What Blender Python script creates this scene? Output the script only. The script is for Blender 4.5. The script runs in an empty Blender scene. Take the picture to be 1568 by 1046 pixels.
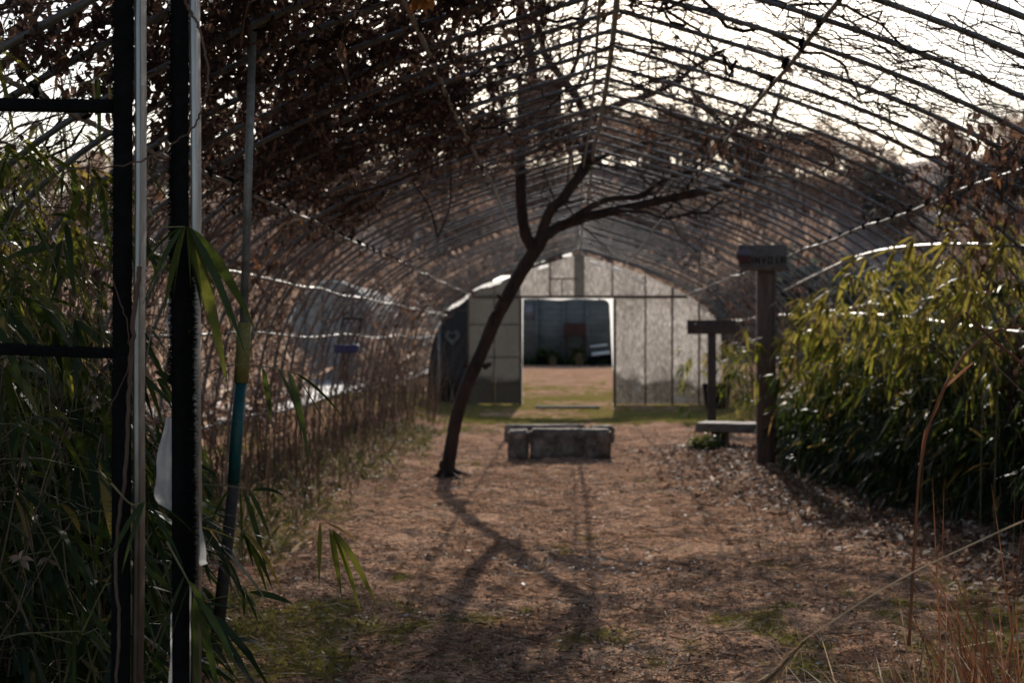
import bpy, bmesh, math
import numpy as np
from mathutils import Vector, Matrix

rng = np.random.default_rng(11)
PI = math.pi
scene = bpy.context.scene
COL = scene.collection

# ------------------------------------------------------------------ camera
F, VX, HY, CAMZ = 2178.0, 867.0, 520.0, 1.3
YAW = math.atan((VX - 784.0) / F)
FWD = np.array([-math.sin(YAW), math.cos(YAW), 0.0])
RGT = np.array([math.cos(YAW), math.sin(YAW), 0.0])
cam = bpy.data.cameras.new('camera')
cam.lens, cam.sensor_width = 50.0, 36.0
cam.clip_start, cam.clip_end = 0.05, 3000.0
cam.dof.use_dof = True
cam.dof.focus_distance = 4.1
cam.dof.aperture_fstop = 4.5
camo = bpy.data.objects.new('camera', cam)
COL.objects.link(camo)
camo.location = (0, 0, CAMZ)
camo.rotation_euler = (PI / 2 - math.atan(3.0 / F), 0, YAW)
scene.camera = camo


def P(px, py, D):
    """world point of the photograph's pixel at distance Y = D"""
    d = FWD + RGT * ((px - 784.0) / F) + np.array([0, 0, 1.0]) * ((HY - py) / F)
    return np.array([0, 0, CAMZ]) + d * (D / d[1])


def PX(px, D):
    return P(px, HY, D)[0]


# ------------------------------------------------------------------ render / world / sun
scene.render.engine = 'CYCLES'
scene.view_settings.view_transform = 'Standard'
scene.view_settings.look = 'None'
scene.view_settings.exposure = 0.0
scene.view_settings.gamma = 1.0
scene.cycles.use_denoising = True
scene.cycles.max_bounces = 8
scene.cycles.transmission_bounces = 6
scene.cycles.sample_clamp_indirect = 6.0
ELEV, AZ = math.radians(25.5), math.radians(1.0)
W = bpy.data.worlds.new('World')
scene.world = W
W.use_nodes = True
nt = W.node_tree
nt.nodes.clear()
sky = nt.nodes.new('ShaderNodeTexSky')
sky.sky_type = 'NISHITA'
sky.sun_disc = False
sky.sun_elevation = ELEV
sky.sun_rotation = AZ
sky.dust_density = 1.2
sky.air_density = 1.0
bg = nt.nodes.new('ShaderNodeBackground')
bg.inputs['Strength'].default_value = 0.14
wo = nt.nodes.new('ShaderNodeOutputWorld')
tint = nt.nodes.new('ShaderNodeMix')
tint.data_type, tint.blend_type = 'RGBA', 'MULTIPLY'
tint.inputs[0].default_value = 1.0
tint.inputs[7].default_value = (1.0, 0.985, 0.965, 1)
nt.links.new(sky.outputs[0], tint.inputs[6])
nt.links.new(tint.outputs[2], bg.inputs[0])
nt.links.new(bg.outputs[0], wo.inputs[0])
sun = bpy.data.lights.new('sun', 'SUN')
sun.energy = 5.0
sun.angle = math.radians(0.4)
sun.color = (1.0, 0.93, 0.84)
so = bpy.data.objects.new('sun', sun)
COL.objects.link(so)
so.rotation_euler = Vector((-math.sin(AZ) * math.cos(ELEV), -math.cos(AZ) * math.cos(ELEV), -math.sin(ELEV))).to_track_quat('-Z', 'Y').to_euler()
so.location = (0, 60, 40)


# ------------------------------------------------------------------ materials
def new_mat(name):
    m = bpy.data.materials.new(name)
    m.use_nodes = True
    n = m.node_tree
    n.nodes.clear()
    out = n.nodes.new('ShaderNodeOutputMaterial')
    return m, n, out


def ramp(n, fac, stops):
    r = n.nodes.new('ShaderNodeValToRGB')
    e = r.color_ramp.elements
    while len(e) < len(stops):
        e.new(0.5)
    for i, (p, c) in enumerate(stops):
        e[i].position = p
        e[i].color = (*c, 1.0)
    n.links.new(fac, r.inputs[0])
    return r.outputs[0]


def noise(n, scale, detail=4, rough=0.6, coord='Object', vec=None, stretch=None):
    t = n.nodes.new('ShaderNodeTexNoise')
    t.inputs['Scale'].default_value = scale
    t.inputs['Detail'].default_value = detail
    t.inputs['Roughness'].default_value = rough
    if vec is None:
        c = n.nodes.new('ShaderNodeTexCoord')
        vec = c.outputs[coord]
    if stretch:
        mp = n.nodes.new('ShaderNodeMapping')
        mp.inputs['Scale'].default_value = stretch
        n.links.new(vec, mp.inputs[0])
        vec = mp.outputs[0]
    n.links.new(vec, t.inputs['Vector'])
    return t.outputs['Fac']


def mixc(n, fac, a, b, mode='MIX'):
    m = n.nodes.new('ShaderNodeMix')
    m.data_type = 'RGBA'
    m.blend_type = mode
    for sock, v in ((m.inputs[0], fac), (m.inputs[6], a), (m.inputs[7], b)):
        if isinstance(v, (int, float)):
            sock.default_value = v
        elif isinstance(v, tuple):
            sock.default_value = (*v, 1.0)
        else:
            n.links.new(v, sock)
    return m.outputs[2]


def bump(n, h, strength=0.3, dist=0.01):
    b = n.nodes.new('ShaderNodeBump')
    b.inputs['Strength'].default_value = strength
    b.inputs['Distance'].default_value = dist
    n.links.new(h, b.inputs['Height'])
    return b.outputs[0]


def principled(n, out, col, rough=0.7, metal=0.0, normal=None, spec=0.5, trans=None, tfac=0.4):
    p = n.nodes.new('ShaderNodeBsdfPrincipled')
    if isinstance(col, tuple):
        p.inputs['Base Color'].default_value = (*col, 1)
    else:
        n.links.new(col, p.inputs['Base Color'])
    if isinstance(rough, (int, float)):
        p.inputs['Roughness'].default_value = rough
    else:
        n.links.new(rough, p.inputs['Roughness'])
    p.inputs['Metallic'].default_value = metal
    p.inputs['Specular IOR Level'].default_value = spec
    if normal is not None:
        n.links.new(normal, p.inputs['Normal'])
    if trans is None:
        n.links.new(p.outputs[0], out.inputs[0])
    else:
        t = n.nodes.new('ShaderNodeBsdfTranslucent')
        if isinstance(trans, tuple):
            t.inputs[0].default_value = (*trans, 1)
        else:
            n.links.new(trans, t.inputs[0])
        mx = n.nodes.new('ShaderNodeMixShader')
        mx.inputs[0].default_value = tfac
        n.links.new(p.outputs[0], mx.inputs[1])
        n.links.new(t.outputs[0], mx.inputs[2])
        n.links.new(mx.outputs[0], out.inputs[0])
    return p


def attr(n, name='var'):
    a = n.nodes.new('ShaderNodeAttribute')
    a.attribute_name = name
    return a.outputs['Fac']


def leaf_mat(name, stops, tstops=None, tfac=0.4, rough=0.4, spec=0.5):
    m, n, out = new_mat(name)
    a = attr(n)
    c = ramp(n, a, stops)
    nz = noise(n, 9.0, 3, 0.6)
    c2 = mixc(n, 1.0, c, ramp(n, nz, [(0.3, (0.6, 0.6, 0.6)), (0.7, (1.15, 1.15, 1.15))]), 'MULTIPLY')
    t = ramp(n, a, tstops or stops)
    principled(n, out, c2, rough, spec=spec, trans=t, tfac=tfac)
    return m


def rough_mat(name, stops, scale=6, rough=0.8, bstr=0.4, bdist=0.01, stretch=None, metal=0.0, detail=6, spec=0.3):
    m, n, out = new_mat(name)
    nz = noise(n, scale, detail, 0.65, stretch=stretch)
    c = ramp(n, nz, stops)
    nz2 = noise(n, scale * 7, 4, 0.7, stretch=stretch)
    c = mixc(n, 1.0, c, ramp(n, nz2, [(0.3, (0.65, 0.65, 0.65)), (0.7, (1.2, 1.2, 1.2))]), 'MULTIPLY')
    principled(n, out, c, rough, metal, normal=bump(n, nz2, bstr, bdist), spec=spec)
    return m


M = {}
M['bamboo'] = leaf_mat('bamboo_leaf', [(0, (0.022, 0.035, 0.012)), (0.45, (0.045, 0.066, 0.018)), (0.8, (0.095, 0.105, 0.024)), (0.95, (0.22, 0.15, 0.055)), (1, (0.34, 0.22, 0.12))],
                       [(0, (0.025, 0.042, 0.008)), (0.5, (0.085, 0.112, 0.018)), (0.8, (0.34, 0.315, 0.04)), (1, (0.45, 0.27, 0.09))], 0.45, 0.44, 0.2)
M['broadleaf'] = leaf_mat('broad_leaf', [(0, (0.012, 0.028, 0.010)), (0.6, (0.035, 0.06, 0.018)), (1, (0.09, 0.1, 0.025))],
                          [(0, (0.03, 0.06, 0.01)), (0.6, (0.14, 0.17, 0.02)), (1, (0.32, 0.28, 0.04))], 0.35, 0.45, 0.2)
M['culm'] = rough_mat('bamboo_culm', [(0.3, (0.10, 0.10, 0.035)), (0.7, (0.22, 0.17, 0.08))], 8, 0.5, 0.1)
M['deadleaf'] = leaf_mat('dead_leaf', [(0, (0.045, 0.027, 0.02)), (0.6, (0.115, 0.067, 0.048)), (0.95, (0.19, 0.11, 0.07)), (1, (0.34, 0.16, 0.06))],
                         [(0, (0.03, 0.017, 0.013)), (0.75, (0.11, 0.058, 0.04)), (0.96, (0.2, 0.10, 0.058)), (1, (0.48, 0.19, 0.05))], 0.45, 0.7, 0.2)
M['vine'] = rough_mat('vine_bark', [(0.3, (0.05, 0.031, 0.024)), (0.7, (0.16, 0.105, 0.08))], 14, 0.85, 0.4, 0.004)
M['drystem'] = leaf_mat('dry_stem', [(0, (0.12, 0.075, 0.055)), (0.6, (0.27, 0.175, 0.125)), (1, (0.5, 0.38, 0.28))], None, 0.45, 0.7, 0.2)
M['vine'] = leaf_mat('vine_bark', [(0, (0.05, 0.031, 0.024)), (0.5, (0.2, 0.13, 0.1)), (1, (0.44, 0.32, 0.25))], None, 0.4, 0.85, 0.1)
M['bark'] = rough_mat('tree_bark', [(0.3, (0.018, 0.011, 0.008)), (0.7, (0.075, 0.044, 0.032))], 9, 0.85, 0.7, 0.012, stretch=(1, 1, 0.35))
M['steel'] = rough_mat('galvanised_pipe', [(0.3, (0.13, 0.125, 0.12)), (0.55, (0.26, 0.255, 0.25)), (0.75, (0.16, 0.11, 0.085))], 5, 0.5, 0.15, 0.002, metal=0.5)
M['rib'] = rough_mat('weathered_pipe', [(0.3, (0.075, 0.068, 0.064)), (0.55, (0.17, 0.158, 0.15)), (0.8, (0.12, 0.078, 0.056))], 3.5, 0.5, 0.2, 0.002, metal=0.45)
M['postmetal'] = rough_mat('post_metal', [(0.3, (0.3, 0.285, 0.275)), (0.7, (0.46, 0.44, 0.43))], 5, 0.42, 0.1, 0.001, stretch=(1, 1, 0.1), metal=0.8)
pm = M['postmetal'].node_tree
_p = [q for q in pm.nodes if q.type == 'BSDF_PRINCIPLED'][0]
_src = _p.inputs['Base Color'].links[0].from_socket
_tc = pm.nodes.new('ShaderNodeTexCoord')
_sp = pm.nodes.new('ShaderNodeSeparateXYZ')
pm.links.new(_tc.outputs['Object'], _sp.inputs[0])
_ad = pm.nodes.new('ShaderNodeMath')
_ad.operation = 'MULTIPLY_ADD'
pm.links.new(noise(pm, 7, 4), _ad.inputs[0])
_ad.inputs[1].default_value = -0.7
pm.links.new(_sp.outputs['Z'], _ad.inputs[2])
pm.links.new(mixc(pm, 1.0, _src, ramp(pm, _ad.outputs[0], [(0.35, (0.22, 0.17, 0.14)), (0.9, (1, 1, 1))]), 'MULTIPLY'), _p.inputs['Base Color'])  # shade towards the post's foot, put into the base colour as brown
M['black'] = rough_mat('black_plastic', [(0.3, (0.005, 0.005, 0.005)), (0.7, (0.011, 0.010, 0.010))], 12, 0.9, 0.3, 0.003, spec=0.04)
M['teal'] = rough_mat('teal_plastic', [(0.3, (0.008, 0.055, 0.055)), (0.7, (0.014, 0.085, 0.08))], 9, 0.45, 0.2, 0.002)
M['tape'] = rough_mat('yellow_tape', [(0.3, (0.16, 0.125, 0.035)), (0.7, (0.27, 0.21, 0.06))], 14, 0.6, 0.3, 0.002)
M['wood'] = rough_mat('weathered_timber', [(0.3, (0.075, 0.048, 0.037)), (0.7, (0.18, 0.115, 0.088))], 5, 0.8, 0.5, 0.006, stretch=(6, 6, 0.6))
M['darkwood'] = rough_mat('dark_timber', [(0.3, (0.03, 0.021, 0.018)), (0.7, (0.075, 0.055, 0.046))], 6, 0.8, 0.4, 0.005, stretch=(1, 1, 1))
M['palewood'] = rough_mat('bench_timber', [(0.3, (0.10, 0.078, 0.06)), (0.7, (0.25, 0.2, 0.16))], 5, 0.8, 0.5, 0.006, stretch=(0.6, 6, 6))
M['concrete'] = rough_mat('old_concrete', [(0.32, (0.07, 0.048, 0.037)), (0.5, (0.22, 0.165, 0.128)), (0.68, (0.42, 0.34, 0.275))], 7, 0.9, 0.8, 0.02)
M['blue'] = rough_mat('blue_plastic', [(0.3, (0.045, 0.045, 0.13)), (0.7, (0.07, 0.065, 0.19))], 5, 0.5, 0.1, 0.002)
M['signface'] = rough_mat('sign_board_face', [(0.3, (0.085, 0.07, 0.068)), (0.7, (0.16, 0.138, 0.13))], 4, 0.75, 0.3, 0.003)
M['letter'] = rough_mat('sign_lettering', [(0.3, (0.012, 0.011, 0.011)), (0.7, (0.02, 0.018, 0.018))], 9, 0.8, 0.1, 0.001)
M['emblemblue'] = rough_mat('emblem_blue', [(0.3, (0.10, 0.10, 0.14)), (0.7, (0.17, 0.16, 0.21))], 9, 0.7, 0.1, 0.001)
M['emblemred'] = rough_mat('emblem_red', [(0.3, (0.06, 0.016, 0.018)), (0.7, (0.11, 0.026, 0.028))], 9, 0.7, 0.1, 0.001)
M['rust'] = rough_mat('rusty_red', [(0.3, (0.04, 0.016, 0.012)), (0.7, (0.10, 0.042, 0.032))], 6, 0.8, 0.3, 0.01)
M['terracotta'] = rough_mat('pot_clay', [(0.3, (0.12, 0.07, 0.04)), (0.7, (0.26, 0.17, 0.09))], 6, 0.8, 0.3, 0.01)
M['whiteboard'] = rough_mat('white_paint', [(0.3, (0.68, 0.68, 0.66)), (0.7, (0.82, 0.82, 0.8))], 3, 0.5, 0.1, 0.002)
M['straw'] = leaf_mat('straw', [(0, (0.13, 0.075, 0.042)), (0.6, (0.32, 0.2, 0.115)), (0.9, (0.6, 0.46, 0.31)), (1, (0.8, 0.7, 0.56))], None, 0.5, 0.7, 0.2)
M['litter'] = leaf_mat('fallen_leaf', [(0, (0.085, 0.046, 0.029)), (0.6, (0.235, 0.138, 0.092)), (0.84, (0.40, 0.265, 0.185)), (0.94, (0.6, 0.48, 0.37)), (1, (0.8, 0.73, 0.64))], None, 0.35, 0.7, 0.15)
M['chips'] = leaf_mat('wood_chip', [(0, (0.5, 0.44, 0.38)), (1, (0.78, 0.74, 0.69))], None, 0.3, 0.6, 0.3)
M['grass'] = leaf_mat('grass_blade', [(0, (0.075, 0.08, 0.018)), (0.6, (0.19, 0.18, 0.036)), (0.9, (0.24, 0.2, 0.06)), (1, (0.34, 0.24, 0.12))],
                      [(0, (0.08, 0.11, 0.015)), (0.6, (0.2, 0.21, 0.03)), (1, (0.3, 0.25, 0.08))], 0.35, 0.5, 0.3)
M['drygrass'] = leaf_mat('mixed_dry_grass', [(0, (0.07, 0.075, 0.02)), (0.45, (0.16, 0.14, 0.045)), (0.6, (0.22, 0.15, 0.085)), (1, (0.38, 0.28, 0.19))], None, 0.35, 0.6, 0.2)
M['redgrass'] = leaf_mat('rust_red_grass', [(0, (0.12, 0.04, 0.02)), (0.6, (0.28, 0.105, 0.05)), (1, (0.45, 0.24, 0.13))], None, 0.3, 0.6, 0.3)
M['twigwood'] = leaf_mat('bare_crown', [(0, (0.16, 0.106, 0.08)), (0.5, (0.36, 0.24, 0.175)), (0.88, (0.54, 0.385, 0.29)), (1, (0.78, 0.66, 0.55))], None, 0.55, 0.9, 0.1)
M['conifer'] = leaf_mat('evergreen_crown', [(0, (0.05, 0.06, 0.062)), (0.6, (0.10, 0.112, 0.108)), (1, (0.17, 0.17, 0.115))], None, 0.3, 0.8, 0.15)
M['hill'] = rough_mat('hill_ground', [(0.3, (0.22, 0.14, 0.105)), (0.7, (0.42, 0.275, 0.21))], 0.15, 0.95, 0.6, 0.3)
M['gravel'] = rough_mat('pale_concrete', [(0.3, (0.72, 0.67, 0.61)), (0.7, (0.85, 0.8, 0.75))], 3, 0.4, 0.2, 0.01)


def cloth_mat(name, stops, tstops, tfac, scale=26, stain=True):
    m, n, out = new_mat(name)
    nz = noise(n, scale * 1.3, 6, 0.8, stretch=(1, 1, 0.3))
    nz2 = noise(n, 2.2, 4, 0.6, stretch=(1, 1, .4))
    f = mixc(n, 0.22, nz, nz2)
    c = ramp(n, f, stops)
    t = ramp(n, f, tstops)
    if stain:
        tc = n.nodes.new('ShaderNodeTexCoord')
        sp = n.nodes.new('ShaderNodeSeparateXYZ')
        n.links.new(tc.outputs['Object'], sp.inputs[0])
        mth = n.nodes.new('ShaderNodeMath')
        mth.operation = 'MULTIPLY_ADD'
        n.links.new(noise(n, 1.6, 4, .6), mth.inputs[0])
        mth.inputs[1].default_value = -0.9
        n.links.new(sp.outputs['Z'], mth.inputs[2])
        s = ramp(n, mth.outputs[0], [(0.0, (0.3, 0.3, 0.28)), (0.16, (1, 1, 1))])
        t = mixc(n, 1.0, t, s, 'MULTIPLY')
        c = mixc(n, 1.0, c, s, 'MULTIPLY')
    principled(n, out, c, 0.7, spec=0.2, trans=t, tfac=tfac, normal=bump(n, nz2, 0.5, 0.05))
    return m


M['film_pale'] = cloth_mat('mildewed_pale_film', [(0.3, (0.2, 0.18, 0.165)), (0.65, (0.38, 0.35, 0.33))], [(0.38, (0.075, 0.064, 0.057)), (0.5, (0.2, 0.178, 0.162)), (0.62, (0.46, 0.43, 0.40))], 0.7)
M['film_mid'] = cloth_mat('brownish_film', [(0.3, (0.09, 0.085, 0.077)), (0.7, (0.15, 0.142, 0.13))], [(0.3, (0.026, 0.025, 0.023)), (0.7, (0.062, 0.059, 0.054))], 0.6)
M['film_dark'] = cloth_mat('dark_slate_cloth', [(0.3, (0.03, 0.032, 0.036)), (0.7, (0.05, 0.052, 0.058))], [(0.3, (0.002, 0.0022, 0.0025)), (0.7, (0.006, 0.0062, 0.007))], 0.5)
M['film_white'] = cloth_mat('white_film', [(0.3, (0.7, 0.7, 0.69)), (0.7, (0.85, 0.85, 0.84))], [(0.3, (0.8, 0.78, 0.75)), (0.7, (0.92, 0.91, 0.9))], 0.75, stain=False)
M['film_post'] = cloth_mat('torn_white_sheet', [(0.3, (0.55, 0.54, 0.53)), (0.7, (0.7, 0.69, 0.68))], [(0.3, (0.55, 0.53, 0.5)), (0.7, (0.7, 0.68, 0.66))], 0.55, stain=False)
M['film_house'] = cloth_mat('greenhouse_film', [(0.3, (0.4, 0.385, 0.37)), (0.7, (0.55, 0.53, 0.51))], [(0.3, (0.14, 0.132, 0.125)), (0.7, (0.26, 0.245, 0.235))], 0.5, scale=3, stain=False)


def siding_mat():
    m, n, out = new_mat('dark_siding')
    tc = n.nodes.new('ShaderNodeTexCoord')
    w = n.nodes.new('ShaderNodeTexWave')
    w.bands_direction = 'Z'
    w.wave_profile = 'SAW'
    w.inputs['Scale'].default_value = 1.1
    w.inputs['Distortion'].default_value = 0.3
    n.links.new(tc.outputs['Object'], w.inputs[0])
    nz = noise(n, 0.9, 5, 0.6, stretch=(1, 1, 3))
    c = ramp(n, nz, [(0.3, (0.085, 0.092, 0.088)), (0.7, (0.17, 0.175, 0.168))])
    c = mixc(n, 1.0, c, ramp(n, w.outputs['Fac'], [(0, (0.35, 0.35, 0.35)), (0.12, (1, 1, 1))]), 'MULTIPLY')
    principled(n, out, c, 0.7, normal=bump(n, w.outputs['Fac'], 0.6, 0.04))
    return m


M['siding'] = siding_mat()
M['tin'] = rough_mat('roof_tin', [(0.3, (0.1, 0.1, 0.11)), (0.7, (0.2, 0.19, 0.19))], 1.5, 0.6, 0.1, 0.01)
M['pane'] = rough_mat('window_pane', [(0.3, (0.17, 0.16, 0.18)), (0.7, (0.26, 0.25, 0.27))], 1.5, 0.25, 0.05, 0.01)


# ------------------------------------------------------------------ numpy noise
_lat = rng.random((64, 64, 3))


def vnoise(x, y, ch=0):
    xi, yi = np.floor(x).astype(int), np.floor(y).astype(int)
    fx, fy = x - xi, y - yi
    fx, fy = fx * fx * (3 - 2 * fx), fy * fy * (3 - 2 * fy)
    L = _lat[:, :, ch]
    a, b = L[xi % 64, yi % 64], L[(xi + 1) % 64, yi % 64]
    c, d = L[xi % 64, (yi + 1) % 64], L[(xi + 1) % 64, (yi + 1) % 64]
    return (a * (1 - fx) + b * fx) * (1 - fy) + (c * (1 - fx) + d * fx) * fy


def fbm(x, y, oct=4, ch=0):
    s, a, t = 0, 0.5, 0
    for i in range(oct):
        s = s + a * vnoise(x * 2 ** i + 17.3 * i, y * 2 ** i + 5.1 * i, ch)
        t += a
        a *= 0.5
    return s / t


def sstep(a, b, x):
    t = np.clip((x - a) / (b - a), 0, 1)
    return t * t * (3 - 2 * t)


# ------------------------------------------------------------------ mesh building
class MB:
    def __init__(self):
        self.v, self.f, self.a, self.n = [], [], [], 0

    def add(self, v, f, var=0.5):
        v = np.asarray(v, float).reshape(-1, 3)
        f = np.asarray(f, int).reshape(-1, 4)
        self.v.append(v)
        self.f.append(f + self.n)
        self.a.append(np.broadcast_to(np.asarray(var, float), (len(v),)).copy())
        self.n += len(v)

    def tube(self, pts, r, n=6, var=0.5, cap=True):
        pts = np.asarray(pts, float)
        k = len(pts)
        r = np.broadcast_to(np.asarray(r, float), (k,))
        t = np.gradient(pts, axis=0)
        t /= np.linalg.norm(t, axis=1)[:, None] + 1e-9
        ref = np.array([0.31, 0.17, 0.93]) if abs(t[:, 2]).mean() < 0.8 else np.array([0.9, 0.37, 0.1])
        u = np.cross(t, ref)
        u /= np.linalg.norm(u, axis=1)[:, None] + 1e-9
        w = np.cross(t, u)
        ang = np.arange(n) * 2 * PI / n
        ring = pts[:, None] + r[:, None, None] * (np.cos(ang)[None, :, None] * u[:, None] + np.sin(ang)[None, :, None] * w[:, None])
        v = ring.reshape(-1, 3)
        i, j = np.meshgrid(np.arange(k - 1), np.arange(n), indexing='ij')
        jn = (j + 1) % n
        f = np.stack([i * n + j, (i + 1) * n + j, (i + 1) * n + jn, i * n + jn], -1).reshape(-1, 4)
        if cap and n >= 4:
            v = np.concatenate([v, pts[:1], pts[-1:]])
            c0, c1 = k * n, k * n + 1
            capf = []
            for q in range(0, n - 1, 2):
                capf.append((c0, q, (q + 1) % n, (q + 2) % n))
                b = (k - 1) * n
                capf.append((c1, b + (q + 2) % n, b + (q + 1) % n, b + q))
            f = np.concatenate([f, np.array(capf)])
        self.add(v, f, var)
        return self

    def box(self, c, s, R=None):
        c, s = np.asarray(c, float), np.asarray(s, float) / 2
        v = np.array([(x, y, z) for x in (-1, 1) for y in (-1, 1) for z in (-1, 1)], float) * s
        if R is not None:
            v = v @ np.asarray(R).T
        f = [(0, 1, 3, 2), (4, 6, 7, 5), (0, 4, 5, 1), (2, 3, 7, 6), (0, 2, 6, 4), (1, 5, 7, 3)]
        self.add(v + c, f)
        return self

    def leaves(self, base, d, L, Wd, droop, var, ts=(0, .22, .55, .82, 1), ws=(.12, .85, 1, .6, .03), roll=None, curl=0.0):
        base, d = np.asarray(base, float).reshape(-1, 3), np.asarray(d, float).reshape(-1, 3)
        N = len(base)
        if N == 0:
            return self
        d = d / (np.linalg.norm(d, axis=1)[:, None] + 1e-9)
        L, Wd, droop, var = [np.broadcast_to(np.asarray(q, float), (N,)) for q in (L, Wd, droop, var)]
        side = np.cross(d, np.array([0.05, 0.02, 1.0]))
        side /= np.linalg.norm(side, axis=1)[:, None] + 1e-9
        nrm = np.cross(side, d)
        if roll is None:
            roll = rng.normal(0, 0.7, N)
        cr, sr = np.cos(roll)[:, None], np.sin(roll)[:, None]
        side, nrm = side * cr + nrm * sr, nrm * cr - side * sr
        ts, ws = np.array(ts), np.array(ws)
        K = len(ts)
        ctr = base[:, None] + d[:, None] * (L[:, None] * ts)[..., None]
        ctr = ctr + np.array([0, 0, -1.0]) * (L[:, None] * droop[:, None] * ts[None] ** 2)[..., None]
        if np.ndim(curl) or curl:
            ctr = ctr + nrm[:, None] * (L[:, None] * np.broadcast_to(curl, (N,))[:, None] * np.sin(ts * PI)[None])[..., None]
        off = side[:, None] * (Wd[:, None] * ws[None] / 2)[..., None]
        v = np.stack([ctr - off, ctr + off], 2).reshape(N, K * 2, 3)
        q = np.array([(2 * k, 2 * k + 1, 2 * k + 3, 2 * k + 2) for k in range(K - 1)])
        f = (np.arange(N)[:, None, None] * (2 * K) + q[None]).reshape(-1, 4)
        self.add(v.reshape(-1, 3), f, np.repeat(var, 2 * K))
        return self

    def build(self, name, mat, parent=None, smooth=False, bevel=0.0, link=True):
        v, f, a = np.concatenate(self.v), np.concatenate(self.f), np.concatenate(self.a)
        me = bpy.data.meshes.new(name)
        me.vertices.add(len(v))
        me.vertices.foreach_set('co', v.astype(np.float32).ravel())
        me.loops.add(f.size)
        me.loops.foreach_set('vertex_index', f.astype(np.int32).ravel())
        me.polygons.add(len(f))
        me.polygons.foreach_set('loop_start', np.arange(len(f), dtype=np.int32) * 4)
        me.polygons.foreach_set('loop_total', np.full(len(f), 4, np.int32))
        at = me.attributes.new('var', 'FLOAT', 'POINT')
        at.data.foreach_set('value', a.astype(np.float32))
        me.update(calc_edges=True)
        me.validate()
        if smooth:
            me.polygons.foreach_set('use_smooth', np.ones(len(me.polygons), bool))
        me.materials.append(M[mat] if isinstance(mat, str) else mat)
        o = bpy.data.objects.new(name, me)
        if link:
            COL.objects.link(o)
        if parent is not None:
            o.parent = parent
            o.matrix_parent_inverse = Matrix.Translation(parent.location).inverted() if parent.type == 'EMPTY' else Matrix()
        if bevel:
            b = o.modifiers.new('bevel', 'BEVEL')
            b.width, b.segments, b.limit_method = bevel, 2, 'ANGLE'
        return o


def tag(o, label=None, cat=None, group=None, kind=None):
    if label:
        o['label'] = label
    if cat:
        o['category'] = cat
    if group:
        o['group'] = group
    if kind:
        o['kind'] = kind
    return o


def empty(name, loc, label, cat, group=None):
    o = bpy.data.objects.new(name, None)
    COL.objects.link(o)
    o.location = tuple(float(q) for q in loc)
    o.empty_display_size = 0.1
    return tag(o, label, cat, group)


def spline(pts, per=8):
    """Catmull-Rom through points"""
    p = np.asarray(pts, float)
    p = np.concatenate([[2 * p[0] - p[1]], p, [2 * p[-1] - p[-2]]])
    out = []
    t = np.linspace(0, 1, per, endpoint=False)[:, None]
    for i in range(1, len(p) - 2):
        a, b, c, d = p[i - 1], p[i], p[i + 1], p[i + 2]
        out.append(0.5 * (2 * b + (c - a) * t + (2 * a - 5 * b + 4 * c - d) * t ** 2 + (3 * b - a - 3 * c + d) * t ** 3))
    out.append(p[-2][None])
    return np.concatenate(out)


def rotz(a):
    c, s = math.cos(a), math.sin(a)
    return np.array([[c, -s, 0], [s, c, 0], [0, 0, 1.0]])


def rot_axis(axis, a):
    return np.array(Matrix.Rotation(a, 3, axis))


# ------------------------------------------------------------------ tunnel profile
TX = 0.26           # tunnel axis
YEND = 28.3
_half = spline([(0, 3.05), (0.5, 2.90), (1.0, 2.74), (1.5, 2.55), (2.0, 2.31), (2.4, 2.06), (2.7, 1.76), (2.9, 1.36), (3.0, 0.9), (3.05, 0.42), (3.07, -0.05)], 6)
_len = np.concatenate([[0], np.cumsum(np.linalg.norm(np.diff(_half, axis=0), axis=1))])
LH = _len[-1]


def prof(s):
    """s in [-1,1]: 0 the ridge, +-1 the ground on either side -> x, z, normal x, normal z"""
    s = np.asarray(s, float)
    a = np.clip(np.abs(s), 0, 1) * LH
    x, z = np.interp(a, _len, _half[:, 0]), np.interp(a, _len, _half[:, 1])
    e = 0.06
    dx = np.interp(a + e, _len, _half[:, 0]) - np.interp(a - e, _len, _half[:, 0])
    dz = np.interp(a + e, _len, _half[:, 1]) - np.interp(a - e, _len, _half[:, 1])
    l = np.hypot(dx, dz) + 1e-9
    sg = np.where(s < 0, -1.0, 1.0)
    return TX + sg * x, z, sg * (-dz / l), dx / l


def roof_z(xt):
    return np.interp(np.abs(xt), _half[:, 0], _half[:, 1])


# ------------------------------------------------------------------ GROUND
def moss(x, y):
    n1 = .5 * fbm(x * 0.9 + 3, y * 0.55 + 9, 5, 0) + .5 * fbm(x * 5.5 + 1, y * 3.6 + 2, 5, 1)
    edge = sstep(-1.25, -2.1, x - (y - 9) * 0.03) * sstep(6.5, 9, y) * sstep(24, 15, y) * 0.5
    front = sstep(7.5, 6.3, y) * 0.72
    rfront = sstep(0.5, 1.3, x) * sstep(8.8, 7.6, y) * 0.5
    far = sstep(20.5, 23.5, y) * sstep(52, 31, y) * 1.2
    out = sstep(3.4, 4.5, np.abs(x - TX)) * 0.3
    w = np.clip(edge + front + rfront + far + out, 0, 1)
    return sstep(0.56, 0.68, n1 + 0.26 * w - 0.06)


def axis_coords(segs):
    out = []
    for a, b, st in segs:
        out.append(np.arange(a, b, st))
    return np.concatenate(out + [[segs[-1][1]]])


xs = axis_coords([(-900, -100, 80), (-100, -12, 8), (-12, -4, 0.5), (-4, -2.4, 0.08), (-2.4, 3.4, 0.028), (3.4, 6, 0.12), (6, 14, 0.5), (14, 100, 8), (100, 900, 80)])
ys = axis_coords([(-60, 2, 4), (2, 4.4, 0.3), (4.4, 8, 0.026), (8, 13, 0.04), (13, 20, 0.09), (20, 34, 0.2), (34, 90, 0.7), (90, 260, 10), (260, 2600, 180)])
GX, GY = np.meshgrid(xs, ys, indexing='ij')


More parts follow.
